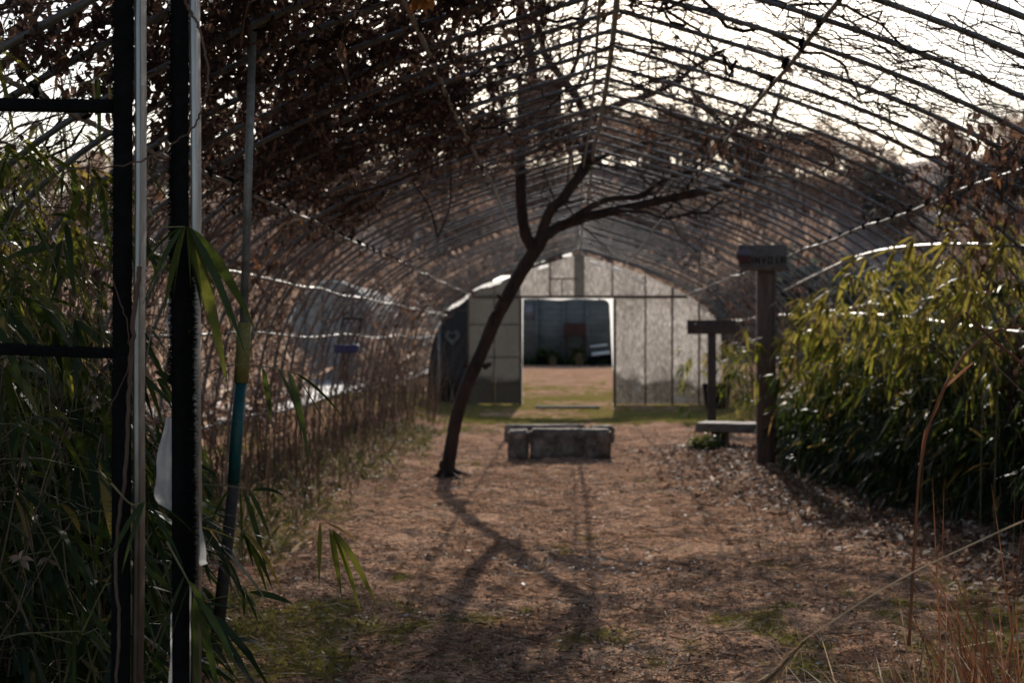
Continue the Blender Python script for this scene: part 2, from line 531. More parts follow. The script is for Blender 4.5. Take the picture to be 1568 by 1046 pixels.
def ground_h(x, y):
    near = sstep(60, 25, np.abs(y)) * sstep(14, 6, np.abs(x))
    h = (fbm(x * 0.55, y * 0.55, 3, 1) - 0.5) * 0.09
    h = h + (fbm(x * 5, y * 4, 4, 2) - 0.5) * 0.075 * near
    h = h + np.abs(fbm(x * 17, y * 13, 3, 0) - 0.5) * 0.035 * near
    # soil heaped up along both sides of the path
    h = h + (sstep(2.0, 3.3, np.abs(x - TX - 0.1)) * 0.10) * near
    h = h * sstep(400, 60, np.abs(y))
    # a hollow right in front of the camera keeps the lens clear of clods
    return h - 0.01


GZ = ground_h(GX, GY)
nx, ny = len(xs), len(ys)
gi, gj = np.meshgrid(np.arange(nx - 1), np.arange(ny - 1), indexing='ij')
gf = np.stack([gi * ny + gj, (gi + 1) * ny + gj, (gi + 1) * ny + gj + 1, gi * ny + gj + 1], -1).reshape(-1, 4)
gm = MB()
gm.add(np.stack([GX, GY, GZ], -1).reshape(-1, 3), gf, moss(GX, GY).ravel())


def ground_mat():
    m, n, out = new_mat('bare_soil')
    tc = n.nodes.new('ShaderNodeTexCoord')
    v = tc.outputs['Object']
    a = noise(n, 1.3, 5, 0.6, vec=v)
    b = noise(n, 24, 6, 0.75, vec=v)
    c = noise(n, 95, 4, 0.7, vec=v)
    col = ramp(n, a, [(0.3, (0.245, 0.137, 0.085)), (0.55, (0.385, 0.231, 0.15)), (0.75, (0.51, 0.335, 0.228))])
    col = mixc(n, 1.0, col, ramp(n, b, [(0.32, (0.36, 0.34, 0.33)), (0.5, (1.05, 1.05, 1.05)), (0.68, (2.0, 1.95, 1.9))]), 'MULTIPLY')
    col = mixc(n, 1.0, col, ramp(n, c, [(0.34, (0.35, 0.35, 0.35)), (0.52, (1.1, 1.1, 1.1)), (0.68, (2.2, 2.2, 2.2))]), 'MULTIPLY')
    green = ramp(n, b, [(0.3, (0.09, 0.085, 0.018)), (0.6, (0.24, 0.21, 0.04)), (0.8, (0.33, 0.26, 0.075))])
    mo = n.nodes.new('ShaderNodeMath')
    mo.operation = 'MULTIPLY'
    n.links.new(attr(n), mo.inputs[0])
    n.links.new(ramp(n, c, [(0.36, (0.1, 0.1, 0.1)), (0.55, (1, 1, 1))]), mo.inputs[1])
    col = mixc(n, mo.outputs[0], col, green)
    principled(n, out, col, 1.0, normal=bump(n, mixc(n, 0.5, b, c), 0.9, 0.03), spec=0.0)
    return m


M['ground'] = ground_mat()
tag(gm.build('ground', 'ground', smooth=True), kind='structure')

# pale lane outside the tunnel's left wall
lm = MB()
lx = np.linspace(-10.5, -4.6, 24)
ly = np.linspace(20, 66, 120)
LX, LY = np.meshgrid(lx, ly, indexing='ij')
lm.add(np.stack([LX + 0.3 * np.sin(LY * 0.13), LY, np.full_like(LX, 0.165)], -1).reshape(-1, 3),
       np.array([(i * 120 + j, (i + 1) * 120 + j, (i + 1) * 120 + j + 1, i * 120 + j + 1) for i in range(23) for j in range(119)]))
tag(lm.build('pale_path', 'gravel'), kind='structure')

# ------------------------------------------------------------------ HILL
_pxs = np.array([-900, 0, 600, 700, 800, 950, 1050, 1120, 1280, 1400, 1568, 2600.0])
_pys = np.array([250, 250, 236, 214, 198, 194, 192, 206, 208, 190, 190, 206.0])


def hill_z(x, y):
    px = VX + x * F / 150.0
    top = CAMZ + (HY - np.interp(px, _pxs, _pys)) * 150.0 / F - 3.8
    r = sstep(82, 152, y)
    return -0.3 + top * r + (fbm(x * 0.05, y * 0.05, 4, 1) - 0.5) * 3.0 * sstep(85, 110, y)


hx, hy = np.linspace(-190, 190, 120), np.linspace(80, 230, 60)
HX, HYY = np.meshgrid(hx, hy, indexing='ij')
hm = MB()
hi, hj = np.meshgrid(np.arange(119), np.arange(59), indexing='ij')
hm.add(np.stack([HX, HYY, hill_z(HX, HYY)], -1).reshape(-1, 3),
       np.stack([hi * 60 + hj, (hi + 1) * 60 + hj, (hi + 1) * 60 + hj + 1, hi * 60 + hj + 1], -1).reshape(-1, 4))
tag(hm.build('hill', 'hill', smooth=True), kind='structure')


def crown_cards(mb, c, rx, rz, n, size, varlo, varhi, twig=True):
    u = rng.normal(size=(n, 3))
    u /= np.linalg.norm(u, axis=1)[:, None]
    r = rng.random(n) ** 0.45
    lob = 0.75 + 0.35 * np.sin(u[:, 0] * 5 + c[0]) * np.cos(u[:, 2] * 4 + c[1])
    p = np.asarray(c) + u * (r * lob)[:, None] * np.array([rx, rx, rz])
    d = u + rng.normal(0, 0.5, (n, 3)) + np.array([0, 0, 0.7 if twig else 0.1])
    L = size * rng.uniform(0.6, 1.5, n)
    mb.leaves(p, d, L, L * (0.16 if twig else 0.7), rng.uniform(0, 0.4, n), rng.uniform(varlo, varhi, n), ts=(0, .5, 1), ws=(.5, 1, .3), roll=rng.uniform(0, 6.28, n))


wood_b, wood_g = MB(), MB()
for k in range(300):
    y = rng.uniform(84, 158)
    px = rng.uniform(-250, 1800)
    x = (px - VX) * y / F
    z = float(hill_z(np.array(x), np.array(y)))
    h = rng.uniform(4, 7)
    green = fbm(np.array(x * 0.07 + 4), np.array(y * 0.09), 2, 2) > 0.62
    if green:
        crown_cards(wood_g, (x, y, z + h * 0.55), h * 0.3, h * 0.5, 420, 0.5, 0.0, 1.0, False)
    else:
        tone = float(fbm(np.array(x * .05 + 40), np.array(y * .06), 3, 1)) - .5 - .22 * float(sstep(118, 148, np.array(y)))
        crown_cards(wood_b, (x, y, z + h * 0.6), h * 0.42, h * 0.5, 500, 0.62, max(0, .05 + tone), max(.12, min(1, .85 + tone)))
        wood_b.tube([(x, y, z - 0.3), (x + rng.normal(0, .2), y, z + h * 0.5), (x + rng.normal(0, .5), y, z + h)], [0.14, 0.1, 0.02], 4, rng.uniform(0, .5))
# undergrowth on the lower slope
for k in range(260):
    y = rng.uniform(78, 110)
    x = (rng.uniform(-200, 1800) - VX) * y / F
    crown_cards(wood_b, (x, y, float(hill_z(np.array(x), np.array(y))) + 0.9), 2.2, 1.5, 130, 0.6, 0.2, 1.0)
tag(wood_b.build('hillside_wood', 'twigwood'), 'bare brown winter wood covering the hillside behind the tunnel', 'woodland', kind='stuff')
tag(wood_g.build('evergreen_scrub', 'conifer'), 'dark blue-green evergreen scrub scattered among the bare hillside wood', 'scrub', kind='stuff')

SKYTREES = [(915, 180, 150, 3.4, 'rounded dark evergreen crown on the skyline behind the tunnel ridge'),
            (1046, 172, 150, 4.6, 'widest dark evergreen on the skyline, right of the ridge pipe'),
            (948, 182, 148, 1.4, 'small rounded evergreen on the skyline just right of the ridge pipe'),
            (1215, 208, 150, 3.0, 'low evergreen on the hilltop above the tall signpost'),
            (1545, 232, 120, 3.4, 'dark bluish evergreen on the hill at the right edge of the picture'),
            (735, 205, 150, 4.2, 'evergreen on the skyline left of the birdhouse'),
            (655, 250, 120, 3.0, 'dark slate green evergreen lower on the hill, left of the bent tree')]
for px, py, D, r, lab in SKYTREES:
    top = P(px, py, D)
    zb = float(hill_z(np.array(top[0]), np.array(D)))
    e = empty('evergreen_tree', (top[0], D, zb), lab, 'tree', 'evergreens on the hill')
    MB().tube([(top[0], D, zb - 0.4), (top[0] + .1, D, (zb + top[2]) / 2), (top[0], D, top[2] - 0.4)], [0.28, 0.2, 0.04], 7).build('trunk', 'bark', e)
    c = MB()
    hh = max(top[2] - zb, 3.0)
    for q in range(9):
        f = rng.uniform(0.35, 0.92)
        crown_cards(c, (top[0] + rng.normal(0, r * .38), D + rng.normal(0, r * .3), zb + hh * f), r * (1.25 - f) * 0.9 + 0.4, hh * 0.16 + 0.3, 260, 0.42, 0, 1, False)
    c.build('crown', 'conifer', e)

# ------------------------------------------------------------------ POLYTUNNEL FRAME
tun = empty('polytunnel_frame', (TX, 16, 0), 'long arched tunnel frame of bare galvanised pipes hung with dead vines', 'tunnel frame')
ss = np.concatenate([np.linspace(-1, -0.012, 38), [0], np.linspace(0.012, 1, 38)])
px_, pz_, _, _ = prof(ss)
rib_me = None
for k in range(50):
    y = 3.55 + 0.5 * k
    if y > YEND - 0.1:
        break
    if rib_me is None:
        o = MB().tube(np.stack([px_ - TX, 0 * px_, pz_], -1), 0.0135, 8).build('rib', 'rib', None, smooth=True)
        rib_me = o
    else:
        o = rib_me.copy()
        COL.objects.link(o)
    o.parent = tun
    o.location = (rng.normal(0, .012), y - 16 + rng.normal(0, .02), rng.normal(0, .012))
    o.rotation_euler = (rng.normal(0, .003), rng.normal(0, .003), rng.normal(0, .004))


def along(xt, dz=-0.03, y0=3.4, y1=YEND, sag=0.015, r=0.0125, name='purlin', mat='steel'):
    yy = np.linspace(y0, y1, 60)
    z = roof_z(xt) + dz + sag * np.sin(yy * 2.1 + xt) * 0.6 + rng.normal(0, .003, 60)
    pts = np.stack([TX + xt + 0.01 * np.sin(yy * 0.8 + xt * 3), yy, z], -1)
    return MB().tube(pts, r, 7).build(name, mat, tun, smooth=True)


along(0.0, -0.045, name='ridge_pipe', r=0.0165)
along(-0.09, -0.10, name='ridge_pipe', r=0.009)
for xt in (-2.66, -2.17, -0.95, 0.9, 2.14, 2.76):
    along(xt)
cl = None
for xt in (2.14, 0.9, -2.17):
    for k in range(3, 33):
        y = 3.55 + .5 * k
        if cl is None:
            q = MB()
            q.tube([(0, a, b) for a, b in ((-.022, -.018), (-.026, .004), (-.014, .022), (.012, .024), (.026, .006), (.022, -.018), (0, -.026), (-.022, -.018))], .0085, 6)
            q.box((0, 0, 0), (.036, .03, .03))
            o = cl = q.build('clamp', 'black', None)
        else:
            o = cl.copy()
            COL.objects.link(o)
        o.parent = tun
        o.location = (xt, y - 16, float(roof_z(xt)) - .014)
        o.rotation_euler = (rng.normal(0, .2), (1 if xt > 0 else -1) * .42 + rng.normal(0, .1), rng.normal(0, .3))
# low rails along the side walls
for sgn, zz in ((-1, 1.34), (-1, 0.62), (1, 0.6)):
    yy = np.linspace(6, YEND, 40)
    xw = np.interp(zz, _half[::-1, 1], _half[::-1, 0]) - 0.02
    MB().tube(np.stack([TX + sgn * xw + 0 * yy, yy, zz + 0.02 * np.sin(yy * 1.2)], -1), 0.011, 6).build('side_rail', 'steel', tun, smooth=True)

# ------------------------------------------------------------------ END WALL
ew = empty('tunnel_end_wall', (TX, YEND, 0), 'film covered end wall of the tunnel with an open doorway in its middle', 'end wall')


def ex(px):
    return PX(px, YEND)


BEAM = CAMZ + (HY - 455) * YEND / F


def panel(x0, x1, z0, z1=None, mat='film_pale', name='wall_panel', yoff=0.0, wob=0.02, n=10, m=14):
    u = np.linspace(x0, x1, n)
    v = np.linspace(0, 1, m)
    U, V = np.meshgrid(u, v, indexing='ij')
    top = roof_z(U - TX) - 0.05 if z1 is None else np.minimum(z1, roof_z(U - TX) - 0.05)
    Z = z0 + (top - z0) * V
    Y = YEND + yoff + wob * np.sin(U * 9 + V * 3) + wob * (fbm(U * 3, V * 4 + x0, 3, 0) - .5) * 2.5
    i, j = np.meshgrid(np.arange(n - 1), np.arange(m - 1), indexing='ij')
    q = MB()
    q.add(np.stack([U, Y, Z], -1).reshape(-1, 3), np.stack([i * m + j, (i + 1) * m + j, (i + 1) * m + j + 1, i * m + j + 1], -1).reshape(-1, 4))
    return q.build(name, mat, ew, smooth=True)


G0 = 0.02
panel(TX - 3.03, ex(673), G0, mat='film_dark', name='wall_panel', n=6)['label'] = 'dark slate cloth panel at the left corner'
hp = panel(ex(674), ex(717), G0, mat='film_dark')
hp['label'] = 'dark slate cloth panel with a pale heart mark'
panel(ex(718), ex(757), G0, BEAM, mat='film_mid')['label'] = 'brownish film panel with patched squares'
panel(ex(758), ex(796), G0, BEAM, mat='film_mid')['label'] = 'brownish film panel beside the doorway'
for a, b in ((943, 987), (989, 1028), (1030, 1069), (1071, 1104)):
    panel(ex(a), ex(b), G0, BEAM - 0.03 if a < 1030 else None, mat='film_pale')
# gable panels over the beam
for a, b in ((718, 797.3), (797, 842.3), (842, 879.3), (894.7, 938.3), (938, 988.3), (988, 1032)):
    panel(ex(a), ex(b), BEAM + 0.03, None, mat='film_pale' if a > 790 else 'film_mid', name='gable_panel', n=6, m=8)
panel(ex(879), ex(895), BEAM + 0.03, None, mat='film_mid', name='gable_panel', n=4, m=8, yoff=-0.03)
# frame members
def member(p0, p1, r=0.022, name='frame_post', mat='wood'):
    p0, p1 = np.array(p0, float), np.array(p1, float)
    return MB().tube(np.linspace(p0, p1, 5), r, 8).build(name, mat, ew, smooth=True)


FY = YEND - 0.06
for px, mat, r in ((673, 'steel', 0.03), (717.5, 'wood', 0.02), (757, 'wood', 0.014), (988, 'wood', 0.018), (1029, 'wood', 0.022), (1070, 'wood', 0.022)):
    x = ex(px)
    member((x, FY, 0), (x, FY, min(roof_z(x - TX) - 0.06, 9)), r, 'frame_post', mat)
for px in (842, 937.5):
    member((ex(px), FY, BEAM), (ex(px), FY, roof_z(ex(px) - TX) - 0.06), 0.018)
MB().box(((ex(800) + ex(1045)) / 2 - 0.45, FY - 0.02, BEAM), (ex(1045) - ex(718), 0.05, 0.06)).build('beam', 'wood', ew, bevel=0.006)
MB().box(((ex(842) + ex(885)) / 2, FY, CAMZ + (HY - 427) * YEND / F), (ex(885) - ex(842), 0.03, 0.03)).build('beam', 'wood', ew, bevel=0.004)
member((ex(861), FY + .01, BEAM), (ex(861), FY + .01, BEAM + 0.35), 0.012)
for px in (797.5, 941):
    MB().box((ex(px), FY - 0.01, BEAM / 2 - 0.02), (0.06, 0.07, BEAM - 0.03)).build('door_jamb', 'wood', ew, bevel=0.006)
# patched squares on the left door leaf
for zz in (0.42, 0.95, 1.6):
    MB().box((ex(757), FY + 0.02, zz), (ex(795) - ex(720), 0.02, 0.025)).build('cross_bar', 'wood', ew)


def ribbon(pts_l, pts_r, name, mat, parent):
    l, r = np.asarray(pts_l, float), np.asarray(pts_r, float)
    n = len(l)
    q = MB()
    q.add(np.concatenate([l, r]), np.array([(i, n + i, n + i + 1, i + 1) for i in range(n - 1)]))
    return q.build(name, mat, parent, smooth=True)


def pxs(lst, D):
    return np.array([P(a, b, D) for a, b in lst])


# sunlit film round the doorway
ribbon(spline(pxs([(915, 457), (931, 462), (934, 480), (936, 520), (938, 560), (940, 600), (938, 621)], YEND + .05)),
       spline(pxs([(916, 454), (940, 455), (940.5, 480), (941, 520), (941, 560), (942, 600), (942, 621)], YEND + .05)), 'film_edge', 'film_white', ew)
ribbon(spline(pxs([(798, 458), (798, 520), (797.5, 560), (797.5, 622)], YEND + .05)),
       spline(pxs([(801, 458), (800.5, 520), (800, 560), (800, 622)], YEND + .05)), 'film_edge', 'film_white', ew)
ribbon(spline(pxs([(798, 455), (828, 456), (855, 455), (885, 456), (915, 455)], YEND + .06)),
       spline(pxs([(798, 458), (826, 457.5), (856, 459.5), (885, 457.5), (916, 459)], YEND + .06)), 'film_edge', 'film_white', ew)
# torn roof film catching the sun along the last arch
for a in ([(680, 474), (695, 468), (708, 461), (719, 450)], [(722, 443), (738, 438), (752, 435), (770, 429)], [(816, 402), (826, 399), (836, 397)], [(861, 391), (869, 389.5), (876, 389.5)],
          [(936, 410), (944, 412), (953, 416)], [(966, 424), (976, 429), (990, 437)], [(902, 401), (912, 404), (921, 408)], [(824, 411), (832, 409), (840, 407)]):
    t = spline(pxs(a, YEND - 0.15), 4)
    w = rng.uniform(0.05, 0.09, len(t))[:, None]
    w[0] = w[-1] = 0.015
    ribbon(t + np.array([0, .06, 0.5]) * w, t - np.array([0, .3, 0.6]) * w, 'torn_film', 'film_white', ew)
# little tears low in the right panels
for a in ([(1032, 611), (1040, 611), (1049, 612)], [(972, 596), (976, 597), (979, 596)]):
    t = pxs(a, YEND - 0.1)
    ribbon(t + np.array([0, 0, .06]), t - np.array([0, 0, .05]), 'torn_film', 'film_white', ew)
# pale heart mark
th = np.linspace(0, 2 * PI, 40)
hc = P(693, 516, YEND - 0.05)
hxs, hzs = 16 * np.sin(th) ** 3 / 16, (13 * np.cos(th) - 5 * np.cos(2 * th) - 2 * np.cos(3 * th) - np.cos(4 * th)) / 16
q = MB()
o_ = np.stack([hc[0] + hxs * 0.15, 0 * th + hc[1] - .03, hc[2] + hzs * 0.17], -1)
i_ = np.stack([hc[0] + hxs * 0.075, 0 * th + hc[1] - .03, hc[2] + hzs * 0.08 + .01], -1)
q.add(np.concatenate([o_, i_]), np.array([(i, i + 1, 41 + i, 40 + i) for i in range(39)]))
M['heart'] = rough_mat('faded_paint', [(0.3, (0.06, 0.058, 0.057)), (0.7, (0.19, 0.18, 0.175))], 6, 0.8, 0.1, 0.002)
q.build('heart_mark', 'heart', ew)
# sill plank in the doorway
s_ = MB().box(((ex(822) + ex(915)) / 2, 26.6, 0.035), (ex(915) - ex(822), 0.14, 0.05)).build('sill_plank', 'palewood', bevel=0.008)
tag(s_, 'pale plank lying on the grass across the doorway', 'plank')
b_ = P(1098, 622, 26.5)
t_ = np.linspace(0, 1, 7)
q = MB().tube([(b_[0], 26.5, z) for z in (0.02, 0.1, 0.3, 0.42, 0.46)], [0.2, 0.22, 0.25, 0.27, 0.27], 16)
tub = q.build('black_tub', 'black', smooth=True)
tag(tub, 'black plastic tub on the ground by the end wall, behind the low bench', 'tub')
MB().tube([(b_[0] + 0.27 * math.cos(a), 26.5 + 0.27 * math.sin(a), 0.465) for a in np.linspace(0, 2 * PI, 20)], 0.014, 6).build('rim', 'black', tub, smooth=True)

# ------------------------------------------------------------------ BARN AND THINGS BEYOND THE DOORWAY
BY = 74.0
barn = empty('barn', (PX(860, BY), BY, 0), 'long dark barn with horizontal siding seen through the doorway', 'barn')
bx0, bx1 = PX(765, BY), PX(985, BY)
MB().box(((bx0 + bx1) / 2, BY + 3, 2.0), (bx1 - bx0, 6, 4.2)).build('wall', 'siding', barn)
q = MB()
q.add([(bx0 - .4, BY - .5, 4.0), (bx1 + .4, BY - .5, 4.0), (bx1 + .4, BY + 3, 4.75), (bx0 - .4, BY + 3, 4.75), (bx1 + .4, BY + 6.5, 4.0), (bx0 - .4, BY + 6.5, 4.0)], [(0, 1, 2, 3), (3, 2, 4, 5)])
q.build('roof', 'tin', barn)
for (a, b, c, d) in ((801, 465, 820, 487),):
    p0, p1 = P(a, d, BY - .03), P(c, b, BY - .03)
    w_ = MB().box(((p0 + p1) / 2), (p1[0] - p0[0], 0.06, p1[2] - p0[2])).build('window', 'pane', barn)
    fr = MB()
    cx, cz = (p0[0] + p1[0]) / 2, (p0[2] + p1[2]) / 2
    fr.box((cx, BY - .06, p1[2] + .04), (p1[0] - p0[0] + .16, .08, .08)).box((cx, BY - .06, p0[2] - .04), (p1[0] - p0[0] + .16, .08, .08))
    fr.box((p0[0] - .04, BY - .06, cz), (.08, .08, p1[2] - p0[2])).box((p1[0] + .04, BY - .06, cz), (.08, .08, p1[2] - p0[2]))
    fr.build('frame', 'siding', w_)
for px in (822, 863, 899):
    p = P(px, 500, BY - .08)
    MB().box((p[0], BY - .1, 1.9), (.16, .14, 3.8)).build('wall_post', 'tin' if px == 899 else 'siding', barn)
p = P(880, 505, BY - 1.0)
rs = empty('rusty_shelf', (p[0], BY - 1, 0), 'rusty red shelf unit standing against the barn wall', 'shelf')
for sx in (-.5, .5):
    for sy in (-.2, .2):
        MB().box((p[0] + sx, BY - 1 + sy, p[2] / 2 - .2), (.06, .06, p[2] - .3)).build('leg', 'rust', rs)
MB().box((p[0], BY - 1, p[2] + .05), (1.15, .5, .62)).build('box', 'rust', rs, bevel=.04)
MB().box((p[0], BY - 1, p[2] - .36), (1.3, .6, .06)).build('board', 'rust', rs)
POTS = [(846, 542, .26, .42, 'terracotta', 'plant pot with pale green leaves left of the clay pot by the barn'), (887, 551, .26, .6, 'terracotta', 'yellowish clay plant pot standing nearest the barn wall'), (830, 545, .3, .45, 'black', 'black plant pot at the left end of the pots by the barn')]
for px, py, r, h, mt, lab in POTS:
    p = P(px, 556, BY - 2.2)
    e = empty('plant_pot', (p[0], BY - 2.2, 0), lab, 'plant pot', 'plant pots by the barn')
    MB().tube([(p[0], BY - 2.2, z) for z in (0, .02, h * .6, h, h + .01)], [r * .7, r * .75, r * .9, r, r * .9], 12).build('pot', mt, e, smooth=True)
    q = MB()
    d = rng.normal(size=(60, 3)) + (0, 0, 1)
    q.leaves(np.tile([p[0], BY - 2.2, h], (60, 1)) + d * .08, d, rng.uniform(.3, .6, 60), .12, .5, rng.random(60))
    q.build('foliage', 'broadleaf', e)
sh = MB()
for px in np.linspace(806, 935, 26):
    p = P(px + rng.normal(0, 3), 556, BY - 1.2)
    n = 40
    d = rng.normal(size=(n, 3)) + (0, 0, 1.2)
    sh.leaves(np.tile([p[0], BY - 1.2, 0], (n, 1)) + rng.normal(0, .2, (n, 3)) * (1.4, 1, .4), d, rng.uniform(.3, .7, n), .14, .5, rng.random(n) * .7)
tag(sh.build('weeds', 'broadleaf'), 'low dark weeds growing along the foot of the barn wall', 'weeds', kind='stuff')
p = P(921, 545, BY - 4)
cart = empty('garden_cart', (p[0], BY - 4, 0), 'dark cart with two white boards beside the barn, seen at the right of the doorway', 'cart')
Rc = rot_axis('Y', -0.12)
MB().box((p[0] + .1, BY - 4, .55), (1.3, .9, .45), Rc).build('body', 'black', cart, bevel=.05)
MB().box((p[0] - .05, BY - 4.5, .63), (.9, .05, .16), Rc).build('board', 'whiteboard', cart)
MB().box((p[0] - .15, BY - 4.5, 1.0), (.85, .05, .09), Rc).build('board', 'whiteboard', cart)
for sx in (-.45, .55):
    w_ = MB().tube([(p[0] + sx, BY - 4.4 + a, .26) for a in (0, .04, .1, .14)], [.2, .26, .26, .2], 16).build('wheel', 'black', cart, smooth=True)

# neighbouring greenhouse on the left
NY, NX0 = 40.0, PX(510, 40)
nb = empty('neighbour_greenhouse', (NX0, NY, 0), 'pale film greenhouse beyond the left wall of the tunnel', 'greenhouse')
th = np.linspace(0, PI, 18)
arc = np.stack([NX0 + 1.35 * np.cos(th), 0 * th, np.sin(th) ** 0.6 * 2.95], -1)
q = MB()
yy = np.linspace(NY, NY + 22, 12)
pts = np.stack([arc + np.array([0, y, 0]) for y in yy])
i, j = np.meshgrid(np.arange(11), np.arange(17), indexing='ij')
q.add(pts.reshape(-1, 3), np.stack([i * 18 + j, (i + 1) * 18 + j, (i + 1) * 18 + j + 1, i * 18 + j + 1], -1).reshape(-1, 4))
q.build('cover', 'film_house', nb, smooth=True)
q = MB()
q.add(np.concatenate([arc[1:-1] + (0, NY + .03, 0), arc[1:-1] * (1, 1, 0) + (0, NY + .03, 0)]), np.array([(k, k + 1, 17 + k, 16 + k) for k in range(15)]))
q.build('gable', 'film_house', nb)
MB().tube(arc + (0, NY - .03, 0), .035, 7).build('arch', 'whiteboard', nb)
for k in (-.8, -.3, .3, .8):
    MB().tube([(NX0 + k, NY - .03, 0), (NX0 + k, NY - .03, 2.6)], .03, 6).build('frame_post', 'rib', nb)

sc_ = MB()
for k in range(85):
    y = rng.uniform(15, 60)
    x = (rng.uniform(180, 640) - VX) * y / F
    if x > -3.7 or abs(x - (NX0 * y / NY)) < .9:
        continue
    hh = rng.uniform(.5, 1.5)
    crown_cards(sc_, (x, y, hh * .75), rng.uniform(.4, .9), hh * .8, 110, .35, .2, 1.0)
for k in range(70):
    y = rng.uniform(48, 75)
    x = (rng.uniform(0, 640) - VX) * y / F
    hh = rng.uniform(2, 4)
    crown_cards(sc_, (x, y, hh * .6), 1.5, hh * .6, 260, .6, .2, 1.0)
tag(sc_.build('bare_scrub', 'twigwood'), 'brown leafless scrub outside the left wall of the tunnel', 'scrub', kind='stuff')

# ------------------------------------------------------------------ BENT TREE
TD = 13.5


def br(pts, D0=TD, D1=None, per=6):
    D1 = D0 if D1 is None else D1
    n = len(pts)
    return spline([P(a, b, D0 + (D1 - D0) * i / (n - 1)) for i, (a, b) in enumerate(pts)], per)


tree = empty('bent_tree', P(683, 735, TD) * (1, 1, 0), 'thin leaning bare tree growing out of the path', 'tree')
tm = MB()
limbs = []


def limb(pts, r0, r1, D1=None, D0=TD, n=9):
    c = br(pts, D0, D1)
    c = c + np.cumsum(rng.normal(0, .0025, c.shape), axis=0) * (1, 1, 1)
    r = np.linspace(r0, r1, len(c)) * (1 + rng.normal(0, .05, len(c)))
    tm.tube(c, r, n)
    limbs.append((c, r))
    return c


tr = br([(682, 748), (684, 728), (690, 690), (699, 640), (714, 592), (737, 540), (757, 492), (778, 452), (798, 416), (817, 386), (832, 360)])
rr = np.interp(np.linspace(0, 1, len(tr)), [0, .04, .2, .8, 1], [.12, .08, .062, .066, .07]) * (1 + rng.normal(0, .03, len(tr)))
tm.tube(tr, rr, 12)
for a, b, c in ((772, 458, -1), (757, 480, 1), (742, 562, 1), (712, 560, 0)):
    p = P(a, b, TD - .05)
    tm.tube([p, p + np.array([.06 * c, -.05, .03])], [.03, .018], 7)
limb([(820, 384), (806, 364), (799, 330), (797, 270), (799, 215), (808, 175), (818, 120), (812, 70), (800, 20), (796, -40)], .058, .04, 13.2)
limb([(828, 362), (843, 321), (863, 301), (884, 274), (900, 250)], .052, .05)
limb([(900, 250), (894, 234), (884, 214), (872, 200)], .036, .018, 13.3)
limb([(900, 250), (899, 205), (897, 177), (884, 150), (868, 128), (853, 112), (838, 92), (822, 40), (812, -10)], .048, .024, 13.0)
limb([(900, 250), (930, 236), (962, 226), (1004, 215), (1060, 208), (1120, 180)], .026, .012, 13.8)
limb([(826, 368), (850, 350), (874, 338), (910, 326), (947, 317), (1014, 302), (1081, 288), (1110, 280), (1134, 269), (1154, 254), (1165, 227)], .057, .036, 14.0)
limb([(1165, 227), (1160, 220), (1130, 205), (1110, 190), (1080, 160), (1060, 140)], .030, .014, 14.2, 14.0)
limb([(1163, 232), (1178, 205), (1190, 170), (1198, 135)], .022, .009, 14.2, 14.0)
limb([(868, 340), (890, 326), (920, 309), (940, 304), (977, 301), (995, 290), (1014, 278), (1040, 270), (1064, 261), (1088, 236), (1114, 204), (1150, 190)], .034, .014, 13.9)
limb([(947, 322), (990, 325), (1020, 332), (1060, 324), (1085, 320), (1110, 300)], .02, .01, 14.0)
limb([(897, 180), (930, 165), (960, 155), (998, 144), (1034, 127), (1048, 116), (1071, 97), (1110, 75)], .036, .02, 13.4)
limb([(797, 270), (780, 240), (752, 222), (722, 218), (700, 222)], .018, .008, 13.6)
limb([(799, 215), (776, 190), (765, 150), (748, 110)], .022, .012, 13.1)
limb([(868, 128), (884, 90), (890, 40), (905, -10)], .024, .014, 12.8)
limb([(884, 214), (872, 172), (885, 130), (905, 80)], .02, .012, 13.2)
for k in range(7):
    a = k * .9 + rng.normal(0, .2)
    bx, by = P(683, 735, TD)[:2]
    rp = [(bx + math.cos(a) * q, by + math.sin(a) * q, float(ground_h(np.array(bx + math.cos(a) * q), np.array(by + math.sin(a) * q))) + zz) for q, zz in ((.02, .16), (.06, .06), (.13, .012), (.30, -.02))]
    tm.tube(spline(rp, 4), np.linspace(.05, .01, 13) * rng.uniform(.7, 1.1), 7)
tm.build('trunk', 'bark', tree, smooth=True)
tw = MB()


def twigs(c, r, count, Lm, depth=0):
    for _ in range(count):
        i = rng.integers(len(c) // 3, len(c))
        t = c[i] - c[i - 1]
        t /= np.linalg.norm(t) + 1e-9
        d = t * .8 + rng.normal(0, .6, 3) + np.array([0, 0, .15])
        d /= np.linalg.norm(d)
        L = Lm * rng.uniform(.5, 1.4)
        k = 6
        pts = [c[i]]
        for _k in range(k):
            d = d + rng.normal(0, .22, 3)
            d /= np.linalg.norm(d)
            pts.append(pts[-1] + d * L / k)
        pts = np.array(pts)
        r0 = min(r[i] * .6, .010)
        tw.tube(pts, np.linspace(r0, .0036, k + 1), 4, cap=False)
        if depth < 1:
            twigs(pts, np.linspace(r0, .002, k + 1), rng.integers(1, 4), Lm * .55, depth + 1)


for c, r in limbs:
    twigs(c, r, max(12, len(c) // 2), .7)
tw.build('twigs', 'bark', tree)

